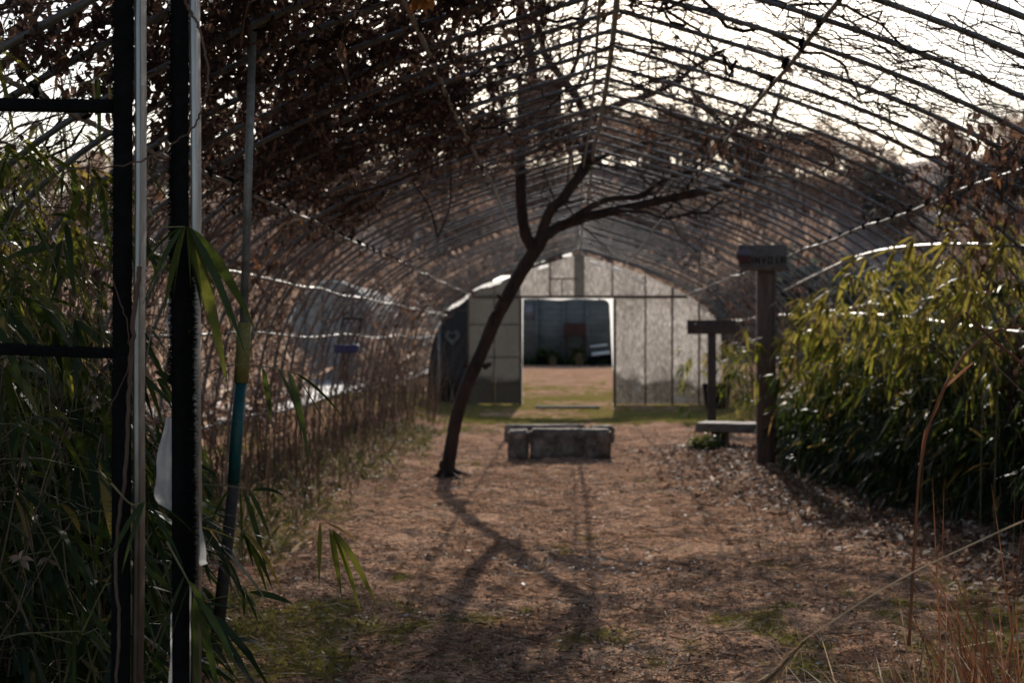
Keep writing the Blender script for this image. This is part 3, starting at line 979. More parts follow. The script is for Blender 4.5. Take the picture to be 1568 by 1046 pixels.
# birdhouse on the left limb
bc = P(829, 160, 13.15)
bh = empty('birdhouse', (bc[0], bc[1], bc[2] - .2), 'small brown wooden birdhouse fixed high on the bent tree', 'birdhouse')
Rb = rotz(.5)
for nm, c, s in (('box', (0, 0, 0), (.29, .26, .37)),):
    MB().box(bc, s, Rb).build(nm, 'wood', bh, bevel=.006)
MB().box(bc + np.array([0, 0, .215]), (.38, .38, .035), Rb @ rot_axis('X', .22)).build('roof', 'wood', bh, bevel=.006)
MB().box(bc + np.array([-.0, 0.02, -.2]), (.34, .32, .025), Rb).build('floor', 'darkwood', bh, bevel=.004)
hd = Rb @ np.array([0, -.132, .05])
MB().tube([bc + hd, bc + hd * 1.04], [.028, .028], 14).build('entrance_hole', 'black', bh)
MB().box(bc + np.array([-.20, .03, -.03]), (.05, .04, .6)).build('batten', 'darkwood', bh, bevel=.004)

# ------------------------------------------------------------------ CONCRETE BLOCKS
def lump(c, s, name, mat, R=None, sub=14, amp=.012, parent=None):
    """box with worn, chipped, uneven faces"""
    bm = bmesh.new()
    bmesh.ops.create_cube(bm, size=1.0)
    bmesh.ops.scale(bm, vec=s, verts=bm.verts)
    bmesh.ops.bevel(bm, geom=bm.edges[:] , offset=min(s) * .09, segments=2, affect='EDGES')
    bmesh.ops.subdivide_edges(bm, edges=[e for e in bm.edges if e.calc_length() > min(s) * .3], cuts=sub, use_grid_fill=True)
    seed = rng.uniform(0, 50)
    for v in bm.verts:
        f = float(fbm(np.array(v.co.x * 7 + seed), np.array(v.co.z * 7 + v.co.y * 5), 4, 1)) - .5
        v.co += v.co.normalized() * f * amp * 2
    R = np.eye(3) if R is None else R
    bm.transform(Matrix(R.tolist()).to_4x4())
    bm.transform(Matrix.Translation(Vector(tuple(c))))
    me = bpy.data.meshes.new(name)
    bm.to_mesh(me)
    bm.free()
    me.polygons.foreach_set('use_smooth', np.ones(len(me.polygons), bool))
    me.materials.append(M[mat])
    o = bpy.data.objects.new(name, me)
    COL.objects.link(o)
    if parent is not None:
        o.parent = parent
        o.matrix_parent_inverse = Matrix.Translation(parent.location).inverted()
    return o


SD = 15.5
x0, x1, x2, x3 = PX(777, SD), PX(806, SD), PX(811, SD), PX(936, SD)
tag(lump(((x0 + x1) / 2 + .012, SD + .16, .145), (x1 - x0 + .02, .34, .32), 'concrete_block', 'concrete'), 'short worn concrete block at the left end of the front row', 'concrete block', 'concrete blocks round the fire pit')
tag(lump(((x2 + x3) / 2, SD + .15, .15), (x3 - x2, .30, .335), 'concrete_block', 'concrete'), 'long worn concrete block facing the camera in the path', 'concrete block', 'concrete blocks round the fire pit')
ya = 18.2
tag(lump((PX(835, ya), ya, .075), (PX(900, ya) - PX(775, ya), .26, .27), 'concrete_block', 'concrete'), 'long dark concrete block lying behind the front row', 'concrete block', 'concrete blocks round the fire pit')
tag(lump((PX(921, ya), ya - .15, .09), (.26, .3, .24), 'concrete_block', 'concrete', rotz(.3)), 'small pale-topped concrete block at the far right corner', 'concrete block', 'concrete blocks round the fire pit')

# ------------------------------------------------------------------ SIGNS
D1 = 14.9
b = P(1173, 712, D1)
ts = empty('signpost', (b[0], D1, 0), 'tall square timber signpost with a dark lettered board on top, beside the path', 'signpost')
zt = P(1173, 376, D1)[2]
MB().box((b[0] - .02, D1, zt / 2 - .1), (.155, .12, zt)).build('post', 'wood', ts, bevel=.012)
MB().box((b[0] + .082, D1 + .02, zt / 2 - .12), (.04, .10, zt - .2)).build('post_batten', 'wood', ts, bevel=.006)
c = P(1168, 392, D1 - .09)
MB().box(c, (.50, .035, .235)).build('board', 'signface', ts, bevel=.006)
MB().box(c + np.array([0.02, -.004, -.135]), (.5, .05, .04)).build('board_ledge', 'wood', ts, bevel=.005)
e0 = P(1140, 391, D1 - .135)
an = np.linspace(0, 2 * PI, 25)[:-1]


def disc(cx, cy, cz, rx, rz, a0, a1, nm, mt, par):
    t = np.linspace(a0, a1, 18)
    q = MB()
    rim = np.stack([cx + rx * np.cos(t), 0 * t + cy, cz + rz * np.sin(t)], -1)
    inn = np.stack([cx + rx * .02 * np.cos(t), 0 * t + cy, cz + rz * .02 * np.sin(t)], -1)
    q.add(np.concatenate([rim, inn]), np.array([(k, k + 1, 19 + k, 18 + k) for k in range(17)]))
    return q.build(nm, mt, par)


MB().tube([e0 + (0, .012, 0), e0 + (0, .028, 0)], [.082, .082], 20).build('emblem_plate', 'signface', ts)
disc(e0[0], e0[1], e0[2] + .008, .068, .068, 0, PI, 'emblem', 'emblemblue', ts)
disc(e0[0], e0[1], e0[2] - .004, .068, .068, PI, 2 * PI, 'emblem', 'emblemred', ts)


def letters(txt, x0, y, z, h, adv, par, mat):
    """block letters as one mesh, drawn stroke by stroke"""
    S = {'A': [(0, 0, 0, 1), (1, 0, 1, 1), (0, 1, 1, 1), (0, .5, 1, .5)], 'N': [(0, 0, 0, 1), (1, 0, 1, 1), (0, 1, 1, 0)], 'V': [(0, 1, .5, 0), (1, 1, .5, 0)],
         'O': [(0, 0, 0, 1), (1, 0, 1, 1), (0, 1, 1, 1), (0, 0, 1, 0)], 'I': [(.5, 0, .5, 1)], 'H': [(0, 0, 0, 1), (1, 0, 1, 1), (0, .5, 1, .5)], 'K': [(0, 0, 0, 1), (0, .5, 1, 1), (0, .5, 1, 0)]}
    q = MB()
    w = adv * .55
    for i, ch in enumerate(txt):
        for a, b_, c_, d_ in S[ch]:
            p0 = np.array([x0 + i * adv + a * w, y, z + b_ * h])
            p1 = np.array([x0 + i * adv + c_ * w, y, z + d_ * h])
            L = np.linalg.norm(p1 - p0) + h * .12
            an_ = math.atan2(p1[2] - p0[2], p1[0] - p0[0])
            q.box((p0 + p1) / 2, (L, .004, h * .17), rot_axis('Y', -an_))
    return q.build('lettering', mat, par)


letters('HNVOIA', c[0] - .145, c[1] - .021, c[2] - .075, .06, .067, ts, 'letter')

D2 = 21.8
b2 = P(1089, 650, D2)
ts2 = empty('signpost', (b2[0], D2, 0), 'low T shaped signpost of dark timber behind the bench, by the end wall', 'signpost')
zc = P(1090, 501, D2)[2]
MB().box((b2[0] + .01, D2, zc / 2), (.125, .1, zc)).build('post', 'darkwood', ts2, bevel=.01)
MB().box((P(1089, 501, D2)[0], D2 - .075, zc), (PX(1127, D2) - PX(1052, D2), .04, .215)).build('board', 'darkwood', ts2, bevel=.006)
disc(P(1064, 494, D2)[0], D2 - .098, zc + .05, .018, .018, 0, 2 * PI, 'bolt', 'steel', ts2)

# bench
bd0, bd1 = P(1092, 653, 17.6), P(1175, 662, 16.4)
bn = empty('bench', ((bd0[0] + bd1[0]) / 2, 17, 0), 'low weathered plank bench half hidden by bamboo behind the tall signpost', 'bench')
ct = np.array([(bd0[0] + bd1[0]) / 2 + .5, 16.9, .25])
lump(ct, (2.0, .5, .11), 'seat', 'palewood', rotz(-.35), parent=bn)
for s_ in (-.75, .75):
    dd = rotz(-.35) @ np.array([s_, 0, 0])
    MB().box(ct + dd - (0, 0, .16), (.14, .34, .25), rotz(-.35)).build('leg', 'darkwood', bn, bevel=.01)

bw = MB()
n = 420
bpt = P(1082, 690, 16.6)
base = np.stack([bpt[0] + rng.normal(0, .09, n), 16.6 + rng.normal(0, .08, n), np.abs(rng.normal(.04, .05, n))], -1)
bw.leaves(base, rng.normal(0, .6, (n, 3)) + (0, 0, .8), rng.uniform(.07, .2, n), .022, .5, rng.random(n) * .8, roll=rng.normal(0, 1, n))
tag(bw.build('weed_clump', 'broadleaf'), 'low green weed clump growing against the left end of the bench', 'weeds')

# blue hanging planter on left wall
D3 = 15.2
hpz = P(531, 534, D3)
hp_ = empty('hanging_planter', hpz, 'blue plastic trough hung from a dark bar at the left wall of the tunnel', 'planter')
MB().box(hpz, (.26, .13, .09)).build('trough', 'blue', hp_, bevel=.012)
MB().box(P(540, 488, D3), (.22, .03, .025)).build('bar', 'darkwood', hp_, bevel=.004)
for dx in (-.1, .1):
    MB().tube([hpz + (dx, 0, .05), P(540, 488, D3) + (dx, 0, 0)], .007, 5).build('cord', 'black', hp_)
MB().tube([P(540, 488, D3), P(540, 440, D3 + .1)], .004, 5).build('cord', 'black', hp_)

# ------------------------------------------------------------------ ENTRANCE POSTS
def bristles(x, y, z0, z1, side, n, L, par, name='bristle_fringe'):
    q = MB()
    z = rng.uniform(z0, z1, n)
    base = np.stack([np.full(n, x), y + rng.uniform(-.012, .012, n), z], -1)
    d = np.stack([np.full(n, side) + rng.normal(0, .2, n), rng.normal(0, .5, n), rng.normal(.1, .65, n)], -1)
    q.leaves(base, d, L * rng.uniform(.35, 1.25, n), .0018, .05, .3, ts=(0, .6, 1), ws=(1, .8, .3), roll=rng.uniform(0, 6, n))
    return q.build(name, 'black', par)


def post(px_l, px_m, px_r, D, lean, label, top=2.25):
    xl, xm, xr = PX(px_l, D), PX(px_m, D), PX(px_r, D)
    e = empty('entrance_post', (xm, D, 0), label, 'post', 'posts of the tunnel entrance')
    z = np.linspace(-.15, top, 12)
    f = np.linspace(lean, 0, 12)
    r = (xr - xl) * .36
    wf = (xr - xm) * .5
    th_ = -.13
    q = MB()
    hw, hd_, cr_ = wf / 2 + .002, .042, .006
    prof_ = []
    for (cx_, cy_, a0) in ((hw - cr_, -hd_ + cr_, -PI / 2), (hw - cr_, hd_ - cr_, 0), (-hw + cr_, hd_ - cr_, PI / 2), (-hw + cr_, -hd_ + cr_, PI)):
        for a_ in np.linspace(a0, a0 + PI / 2, 5):
            prof_.append((cx_ + cr_ * math.cos(a_), cy_ + cr_ * math.sin(a_)))
    prof_ = np.array(prof_)
    prof_ = prof_ @ np.array([[math.cos(-th_), math.sin(-th_)], [-math.sin(-th_), math.cos(-th_)]])
    K_ = len(prof_)
    pv = np.concatenate([np.column_stack([prof_[:, 0] + xm + wf / 2 + f[i] + .0015 * math.sin(i * 1.7), prof_[:, 1] + D + .03, np.full(K_, z[i])]) for i in range(12)])
    q.add(pv, np.array([(i * K_ + j, i * K_ + (j + 1) % K_, (i + 1) * K_ + (j + 1) % K_, (i + 1) * K_ + j) for i in range(11) for j in range(K_)]))
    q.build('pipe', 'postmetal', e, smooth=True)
    q = MB()
    w = xm - xl
    for i in range(11):
        a, b_ = f[i], f[i + 1]
        for (u0, u1) in ((xl, xm),):
            q.add([(u0 + a, D - r - .004, z[i]), (u1 + a, D - r - .004, z[i]), (u1 + b_, D - r - .004, z[i + 1]), (u0 + b_, D - r - .004, z[i + 1]),
                   (u0 + a, D + r * .7, z[i]), (u0 + b_, D + r * .7, z[i + 1]), (u1 + a, D - r + .012, z[i]), (u1 + b_, D - r + .012, z[i + 1])],
                  [(0, 1, 2, 3), (0, 3, 5, 4), (1, 6, 7, 2)])
    q.build('cover_strip', 'black', e)
    return e, xl, xm, xr


DP = 3.2
pl, xl, xm, xr = post(181, 207, 222, DP, -.012, 'left metal entrance post with black covering and two dark rails')
bristles(xl + .002, DP - .01, .1, 2.2, -1, 6500, .017, pl)
for (py0, py1, hgt, nm) in ((160, 162, .028, 'rail'), (533, 542, .024, 'rail')):
    p0, p1 = P(-60, py0, DP + .02), P(184, py1, DP)
    q = MB()
    q.box((p0 + p1) / 2, (np.linalg.norm(p1 - p0), .03, hgt), rot_axis('Y', math.atan2(-(p1 - p0)[2], (p1 - p0)[0])))
    q.build(nm, 'black', pl, bevel=.003)
    bm_ = MB()
    n = 500
    t = rng.random(n)[:, None]
    bm_.leaves(p0 + (p1 - p0) * t + np.array([0, 0, hgt / 2]), np.stack([rng.normal(0, .6, n), rng.normal(0, .5, n), np.full(n, .5)], -1), .006 * rng.uniform(.4, 1.3, n), .0015, 0, .3, ts=(0, .6, 1), ws=(1, .8, .3))
    bm_.build('bristle_fringe', 'black', pl)


def sheet(lst_l, lst_r, D, nm, par, mat='film_post', cross=6):
    l, r = spline(pxs(lst_l, D), 5), spline(pxs(lst_r, D), 5)
    n = len(l)
    q = MB()
    t = np.linspace(0, 1, cross)
    g = l[:, None] * (1 - t)[None, :, None] + r[:, None] * t[None, :, None]
    g[..., 1] += .012 * np.sin(t * 5 + 1)[None] + .006 * np.sin(np.arange(n) * .9)[:, None]
    i, j = np.meshgrid(np.arange(n - 1), np.arange(cross - 1), indexing='ij')
    q.add(g.reshape(-1, 3), np.stack([i * cross + j, i * cross + j + 1, (i + 1) * cross + j + 1, (i + 1) * cross + j], -1).reshape(-1, 4))
    return q.build(nm, mat, par, smooth=True)


sheet([(174, -20), (176, 10), (178, 30)], [(186, -20), (186, 10), (184, 31)], DP + .03, 'torn_sheet', pl)
pr, xl, xm, xr = post(266, 290, 305, DP + .02, .004, 'right metal entrance post with black covering and torn white sheeting')
bristles(xl + .002, DP, 1.2, 2.2, -1, 3000, .011, pr)
bristles(xm + .012, DP - .03, .75, 1.50, 1, 4200, .019, pr)
bristles(xm + .004, DP - .03, .78, .98, 1, 900, .026, pr)
sheet([(254, -30), (257, 5), (259, 30), (260, 60), (258, 85), (257, 103)], [(275, -30), (274, 5), (272, 30), (267, 60), (262, 85), (258, 104)], DP + .05, 'torn_sheet', pr)
sheet([(262, 410), (253, 450), (254, 480), (253, 505), (260, 550), (262, 620)], [(270, 410), (270, 450), (270, 480), (270, 505), (271, 550), (270, 620)], DP + .05, 'torn_sheet', pr)
sheet([(252, 640), (240, 695), (236, 740), (236, 768), (252, 780)], [(268, 640), (268, 695), (268, 740), (268, 770), (268, 784)], DP + .05, 'torn_sheet', pr)
sheet([(288, 745), (288, 800), (288, 850), (288, 872)], [(302, 745), (309, 800), (316, 850), (318, 864)], DP + .05, 'torn_sheet', pr)
sheet([(272, 700), (266, 800), (262, 900), (258, 1000), (256, 1060)], [(285, 700), (292, 800), (297, 900), (299, 1000), (300, 1060)], DP + .06, 'torn_sheet', pr)

# leaning pole
D4 = 5.6
lp = empty('leaning_pole', P(326, 985, D4) * (1, 1, 0), 'thin leaning grey pole with a yellow sleeve and teal lower half beside the entrance', 'pole')
MB().tube([P(390, -60, D4), P(381, 250, D4), P(373, 500, D4)], [.0155, .016, .0165], 12).build('pipe', 'steel', lp, smooth=True)
MB().tube([P(374.5, 494, D4), P(372, 540, D4), P(369, 586, D4)], [.0285, .029, .0285], 14).build('sleeve', 'tape', lp, smooth=True)
MB().tube([P(369, 586, D4), P(361, 680, D4), P(358, 740, D4)], [.0235, .024, .024], 14).build('stake', 'teal', lp, smooth=True)
MB().tube([P(358, 741, D4), P(345, 860, D4), P(330, 1000, D4)], [.0235, .024, .026], 14).build('stake_foot', 'darkwood', lp, smooth=True)

# ------------------------------------------------------------------ BAMBOO
def spray(lf, tip, axis, n, L, varc, spread=.75, droop=.55):
    axis = np.asarray(axis, float)
    axis /= np.linalg.norm(axis) + 1e-9
    a = axis + rng.normal(0, spread * .55, (n, 3))
    a[:, 2] -= rng.uniform(.3, 1.5, n)
    lf[0].append(np.tile(tip, (n, 1)) + rng.normal(0, .012, (n, 3)))
    lf[1].append(a)
    lf[2].append(L * rng.uniform(.42, 1.3, n))
    lf[3].append(np.clip(varc + rng.normal(0, .2, n), 0, 1))
    lf[4].append(droop * rng.uniform(.3, 1.4, n))


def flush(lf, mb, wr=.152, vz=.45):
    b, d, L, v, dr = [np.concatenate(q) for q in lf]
    v = np.clip(v + vz * (b[:, 2] - 1.25), 0, .86)  # low thicket shade and lit tops put into leaf colour by height
    dead = rng.random(len(v)) < .07
    v = np.where(dead, rng.uniform(.9, 1, len(v)), v)
    mb.leaves(b, d, L, L * wr * rng.uniform(.8, 1.25, len(L)), dr, v)


def culm(stem, lf, x, y, h, lean, L, varc, n_tw, nl=(4, 8), lo=.3, cr=.005):
    az = rng.uniform(0, 2 * PI)
    t = np.linspace(0, 1, 9)
    bend = lean * t ** 2 * h
    z0 = float(ground_h(np.array(x), np.array(y))) - .03
    pts = np.stack([x + math.cos(az) * bend, y + math.sin(az) * bend, z0 + h * (t - .18 * abs(lean) * t ** 2)], -1)
    stem.tube(pts, np.linspace(cr, cr * .35, 9), 5, rng.random(), cap=False)
    for _ in range(n_tw):
        f = lo + (1 - lo) * rng.random() ** .8
        p = np.array([np.interp(f, t, pts[:, k]) for k in range(3)])
        a2 = rng.uniform(0, 2 * PI)
        d = np.array([math.cos(a2), math.sin(a2), rng.uniform(-.1, .7)])
        tl = rng.uniform(.08, .3)
        q = p + d * tl - np.array([0, 0, .25 * tl])
        stem.tube([p, (p + q) / 2 + (0, 0, .02), q], [.002, .0016, .001], 3, rng.random(), cap=False)
        spray(lf, q, d, int(rng.integers(*nl)), L, varc)
    spray(lf, pts[-1], (math.cos(az), math.sin(az), .2), int(rng.integers(*nl)), L, varc)


# right thicket: mass of bamboo along the right-hand wall
stem, lf = MB(), [[], [], [], [], []]
n_r = 0
while n_r < 680:
    y = rng.uniform(7.2, 17.5)
    edge = np.interp(y, [7, 8.6, 10, 12, 14.5, 17.5], [3.45, 3.15, 2.8, 2.55, 2.42, 2.55]) - .0
    x = edge + rng.random() ** 1.7 * 3.0
    depth = x - edge
    hm_ = np.interp(y, [7, 10, 12.5, 14.5, 17.5], [1.7, 1.68, 1.52, 1.32, 1.0])
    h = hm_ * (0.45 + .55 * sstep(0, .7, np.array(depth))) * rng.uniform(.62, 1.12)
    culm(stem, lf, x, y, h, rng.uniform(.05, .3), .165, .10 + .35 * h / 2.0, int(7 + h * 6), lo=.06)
    n_r += 1
fm = MB()
flush(lf, fm)
print('right bamboo', n_r, fm.n)
tk = fm.build('bamboo_thicket', 'bamboo')
tag(tk, 'dense dark green bamboo thicket crowding the right side of the path', 'bamboo thicket', kind='stuff')
stem.build('bamboo_stems', 'culm', tk)['kind'] = 'stuff'

# taller bamboos standing out of the thicket with sunlit tops
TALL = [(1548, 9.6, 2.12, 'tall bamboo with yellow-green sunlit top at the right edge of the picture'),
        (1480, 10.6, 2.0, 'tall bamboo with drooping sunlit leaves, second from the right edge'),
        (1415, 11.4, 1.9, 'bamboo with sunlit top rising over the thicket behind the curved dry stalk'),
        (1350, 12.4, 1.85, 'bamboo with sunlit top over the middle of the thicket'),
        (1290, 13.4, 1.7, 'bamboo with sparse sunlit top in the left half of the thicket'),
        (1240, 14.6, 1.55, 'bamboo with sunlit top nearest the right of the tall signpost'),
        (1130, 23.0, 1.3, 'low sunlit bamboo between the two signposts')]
for px, D, h, lab in TALL:
    x = PX(px, D)
    e = empty('bamboo_plant', (x, D, 0), lab, 'bamboo', 'taller bamboos rising out of the right thicket')
    st, l2 = MB(), [[], [], [], [], []]
    for k in range(5):
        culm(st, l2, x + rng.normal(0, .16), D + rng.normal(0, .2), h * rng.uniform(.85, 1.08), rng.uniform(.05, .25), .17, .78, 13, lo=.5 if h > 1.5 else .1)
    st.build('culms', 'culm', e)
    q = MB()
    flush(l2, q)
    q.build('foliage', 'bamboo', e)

# left thicket round the entrance posts
stem, lf = MB(), [[], [], [], [], []]
for k in range(235):
    y = rng.uniform(3.5, 6.6)
    edge = np.interp(y, [3.4, 5.4, 6.6], [-1.12, -1.62, -2.0])
    x = edge - rng.random() ** 1.5 * 1.6
    h = rng.uniform(.7, 2.4) * (0.45 + .55 * sstep(0, .6, np.array(edge - x)))
    culm(stem, lf, x, y, h, rng.uniform(.05, .3), .150, .40 * h / 2 + .1, int(5 + h * 5), lo=.08)
fm = MB()
flush(lf, fm, .135, .2)
tk = fm.build('bamboo_thicket', 'bamboo')
tag(tk, 'dark bamboo thicket with dead stems filling the left foreground behind the posts', 'bamboo thicket', kind='stuff')
stem.build('bamboo_stems', 'culm', tk)['kind'] = 'stuff'

ds = MB()
for k in range(170):
    y = rng.uniform(3.15, 6.5)
    x = np.interp(y, [3.1, 6.6], [-1.0, -1.9]) - rng.random() * 1.5
    h = rng.uniform(.6, 1.9)
    a = rng.normal(0, .13, 2)
    c = spline([(x, y, -.02), (x + a[0] * h * .6 + rng.normal(0, .02), y + a[1] * h * .5, h * .5), (x + a[0] * h * 1.6, y + a[1] * h, h)], 6)
    c = c + np.cumsum(rng.normal(0, .004, c.shape), axis=0)
    ds.tube(c, np.linspace(rng.uniform(.002, .005), .001, len(c)), 4, rng.random(), cap=False)
    for q_ in range(rng.integers(1, 5)):
        i = rng.integers(4, len(c))
        e_ = c[i] + rng.normal(0, .09, 3) + (0, 0, .03)
        ds.tube([c[i], (c[i] + e_) / 2 + rng.normal(0, .012, 3), e_], [.0014, .0011, .0007], 3, rng.random(), cap=False)
        if rng.random() < .25:
            ds.leaves(np.tile(e_, (9, 1)), rng.normal(0, 1, (9, 3)), .03, .012, .2, rng.uniform(.3, .9, 9), curl=.2)
tag(ds.build('dead_stems', 'drystem'), 'thin dead weed stems tangled through the left foreground bamboo', 'dead stems', kind='stuff')

# single sprays that stand out in the foreground
def fan(name, label, stempts, D, leaves, var=.45, wr=.11, Dj=.04):
    """leaves: (x0,y0,x1,y1) pixel pairs from leaf base to leaf tip"""
    s = spline([P(a, b, D) for a, b in stempts], 5)
    e = empty(name, s[0], label, 'bamboo spray', 'bamboo sprays hanging in the foreground')
    MB().tube(s, np.linspace(.0028, .0012, len(s)), 5, .5).build('stem', 'culm', e)
    base, d, L = [], [], []
    for a, b, c, dd in leaves:
        p0, p1 = P(a, b, D), P(c, dd, D + rng.uniform(-Dj, Dj))
        base.append(p0)
        v = p1 - p0
        d.append(v + np.array([0, 0, .42 * np.linalg.norm(v)]))
        L.append(np.linalg.norm(v))
    L = np.array(L)
    q = MB()
    q.leaves(base, d, L, L * wr * rng.uniform(.8, 1.1, len(L)), .42, np.clip(var + rng.normal(0, .15, len(L)), 0, 1), ts=(0, .1, .25, .45, .65, .82, 1), ws=(.1, .55, .9, 1, .8, .45, .02), roll=rng.uniform(-1.2, 1.2, len(L)) + PI / 2)
    q.build('leaves', 'bamboo', e)
    return e


fan('bamboo_spray', 'large drooping bamboo spray hanging over the right entrance post', [(226, 318), (245, 345), (283, 347)], 3.12,
    [(283, 347, 262, 452), (280, 347, 240, 440), (286, 347, 290, 420), (288, 347, 308, 460), (288, 347, 325, 530), (289, 347, 345, 500), (290, 348, 358, 475), (284, 347, 272, 430), (278, 348, 236, 395), (287, 347, 300, 440), (289, 349, 335, 480), (240, 340, 234, 400), (232, 325, 262, 345)], .5)
fan('bamboo_spray', 'bamboo spray whose leaves hang beside the leaning pole', [(312, 575), (350, 560), (400, 561), (452, 572)], 4.2,
    [(402, 562, 411, 630), (425, 564, 452, 640), (443, 568, 462, 672), (448, 570, 494, 668), (440, 567, 455, 655), (452, 572, 512, 640)], .38)
fan('bamboo_spray', 'reddish-tipped bamboo spray hanging low over the path', [(440, 720), (462, 760), (490, 798)], 4.3,
    [(490, 800, 489, 872), (500, 802, 544, 838), (505, 812, 516, 890), (508, 812, 536, 910), (512, 814, 556, 910), (509, 812, 530, 880)], .8)
fan('bamboo_spray', 'bamboo spray hanging in front of the lower left entrance post', [(170, 740), (200, 772), (222, 768)], 3.1,
    [(220, 768, 186, 840), (222, 768, 200, 850), (224, 768, 226, 836), (225, 769, 236, 822), (230, 770, 285, 815), (226, 770, 262, 850), (218, 768, 176, 860)], .3)
fan('bamboo_spray', 'pale-edged bamboo spray over the foot of the right entrance post', [(255, 830), (285, 885), (300, 915)], 3.1,
    [(286, 886, 330, 990), (290, 895, 262, 1010), (296, 915, 300, 1046), (298, 915, 322, 1040), (284, 880, 250, 1000), (300, 915, 345, 1010)], .3)
fan('bamboo_spray', 'bamboo spray with small yellowish leaves under the upper dark rail', [(120, 130), (150, 118), (160, 112)], 3.4,
    [(142, 122, 145, 158), (155, 116, 170, 150), (160, 112, 172, 118), (150, 118, 152, 205), (166, 130, 176, 205), (150, 116, 168, 112)], .8)
fan('bamboo_spray', 'bamboo spray of hanging leaves behind the teal part of the leaning pole', [(300, 742), (350, 745), (385, 752)], 4.6,
    [(385, 752, 412, 795), (380, 750, 402, 810), (372, 750, 395, 850), (368, 750, 370, 840), (352, 748, 330, 800), (385, 752, 440, 760), (410, 745, 450, 790), (300, 745, 330, 770)], .3)

# ------------------------------------------------------------------ VINES
def vine_walk(mb, s, y, n, step, r0, ang, var, off=.03, jit=.4, store=None, hang=0.0, up=0.0):
    pts = []
    o = rng.normal(0, off)
    for k in range(n):
        o_ = o + up
        x, z, nx_, nz_ = prof(s)
        pts.append((float(x + nx_ * o_), y, float(z + nz_ * o_) - hang * k))
        s = s + math.sin(ang) * step / LH
        y = y + math.cos(ang) * step
        ang += rng.normal(0, jit)
        o = o * .85 + rng.normal(0, off * .5)
        if abs(s) > 1 or y > YEND - .1 or y < 2.6:
            break
    if len(pts) < 3:
        return
    pts = np.array(pts)
    mb.tube(pts, np.linspace(r0, r0 * .45, len(pts)), 4, var, cap=False)
    if store is not None:
        store.append(pts)


def vcol():
    return float(np.clip(rng.normal(.45, .25), 0, 1))


# left roof: matted creepers
vm, lv = MB(), []
for k in range(1250):
    y = 3.9 + rng.random() * 9.7
    s = -.07 - rng.random() ** .9 * .61
    vine_walk(vm, s, y, int(rng.integers(10, 30)), .10, rng.choice([.002, .003, .005, .008], p=[.35, .35, .22, .08]), rng.choice([PI / 2, -PI / 2, 0, PI]) + rng.normal(0, .5), vcol(), .05, .45, lv, up=.09)
vl = MB()
allp = np.concatenate(lv)
# leaves hang in mats whose edge is the noise field
N = 135000
pi_ = rng.integers(0, len(allp), N)
bp = allp[pi_] + rng.normal(0, .05, (N, 3))
dens = fbm(bp[:, 0] * 2.3 + 9, bp[:, 1] * 1.5, 4, 1)
fade = sstep(13.6, 9.0, bp[:, 1]) * sstep(3.9, 5.6, bp[:, 1]) * sstep(.0, -1.15, bp[:, 0] - TX) * (1 - .9 * sstep(-2.0, -2.5, bp[:, 0] - TX))
dens = .5 * dens + .5 * fbm(bp[:, 0] * 9 + 3, bp[:, 1] * 7, 3, 0)
keep = dens + .25 * fade + .04 * rng.normal(size=N) > .69
bp = bp[keep]
n = len(bp)
d = rng.normal(0, 1, (n, 3)) + (0, 0, -.8)
L = rng.uniform(.018, .05, n)
vl.leaves(bp, d, L, L * rng.uniform(.4, .85, n), rng.uniform(0, .6, n), rng.random(n) ** 2.2 * np.where(rng.random(n) < .985, .9, 1), ts=(0, .4, .75, 1), ws=(.25, 1, .7, .05), roll=rng.uniform(0, 6.28, n), curl=rng.uniform(-.25, .25, n))
print('vine leaves', n)
mat_ = vl.build('vine_mat', 'deadleaf')
tag(mat_, 'dense mat of dead creeper leaves over the left half of the tunnel roof', 'dead creeper', kind='stuff')
vm.build('vine_stems', 'vine', mat_)['kind'] = 'stuff'

# thinner tangles: right roof, far roof, side walls
vm, lv = MB(), []
for k in range(900):      # right roof, near and middle
    vine_walk(vm, rng.uniform(.0, .9), 4 + 7 * rng.random() ** 1.2, int(rng.integers(8, 28)), .10, rng.choice([.0022, .003, .0045, .007], p=[.55, .34, .09, .02]), rng.uniform(0, 2 * PI), vcol() * .6, .06, .55, lv if rng.random() < .55 else None)
for k in range(60):      # thick bare creepers over the ridge
    vine_walk(vm, rng.uniform(-.42, .16), rng.uniform(6, 11), int(rng.integers(10, 26)), .09, rng.choice([.004, .006, .009, .012], p=[.35, .35, .2, .1]), rng.uniform(0, 2 * PI), 0.0, .06, .55, None, up=.03)
for k in range(230):      # both sides further in
    sd = rng.choice([-1, 1], p=[.6, .4])
    vine_walk(vm, sd * rng.uniform(.02, 1) ** .6, rng.uniform(10, 28), int(rng.integers(8, 26)), .14, rng.choice([.002, .003, .005, .008], p=[.4, .35, .2, .05]), rng.uniform(0, 2 * PI), vcol(), .10, .5, lv)
for k in range(620):      # left wall brush
    vine_walk(vm, -rng.uniform(.62, 1), rng.uniform(6, 26), int(rng.integers(8, 22)), .12, rng.choice([.002, .004, .006, .010], p=[.3, .35, .25, .1]), PI / 2 * rng.choice([-1, 1]) + rng.normal(0, .5), min(1, vcol() + .25), .16, .4, lv if rng.random() < .4 else None)
for k in range(170):      # right wall brush beyond the thicket
    vine_walk(vm, rng.uniform(.6, 1), rng.uniform(14, 28), int(rng.integers(8, 22)), .12, rng.choice([.002, .004, .006, .010], p=[.3, .35, .25, .1]), PI / 2 * rng.choice([-1, 1]) + rng.normal(0, .5), vcol(), .16, .4, lv)
vl = MB()
allp = np.concatenate(lv)
N = 30000
bp = allp[rng.integers(0, len(allp), N)] + rng.normal(0, .04, (N, 3))
fr_ = fbm(bp[:, 0] * 1.7 + 2, bp[:, 1] * 1.1 + 7, 3, 2)
upright = sstep(1.2, 2.4, bp[:, 0]) * sstep(11, 7, bp[:, 1]) * .13
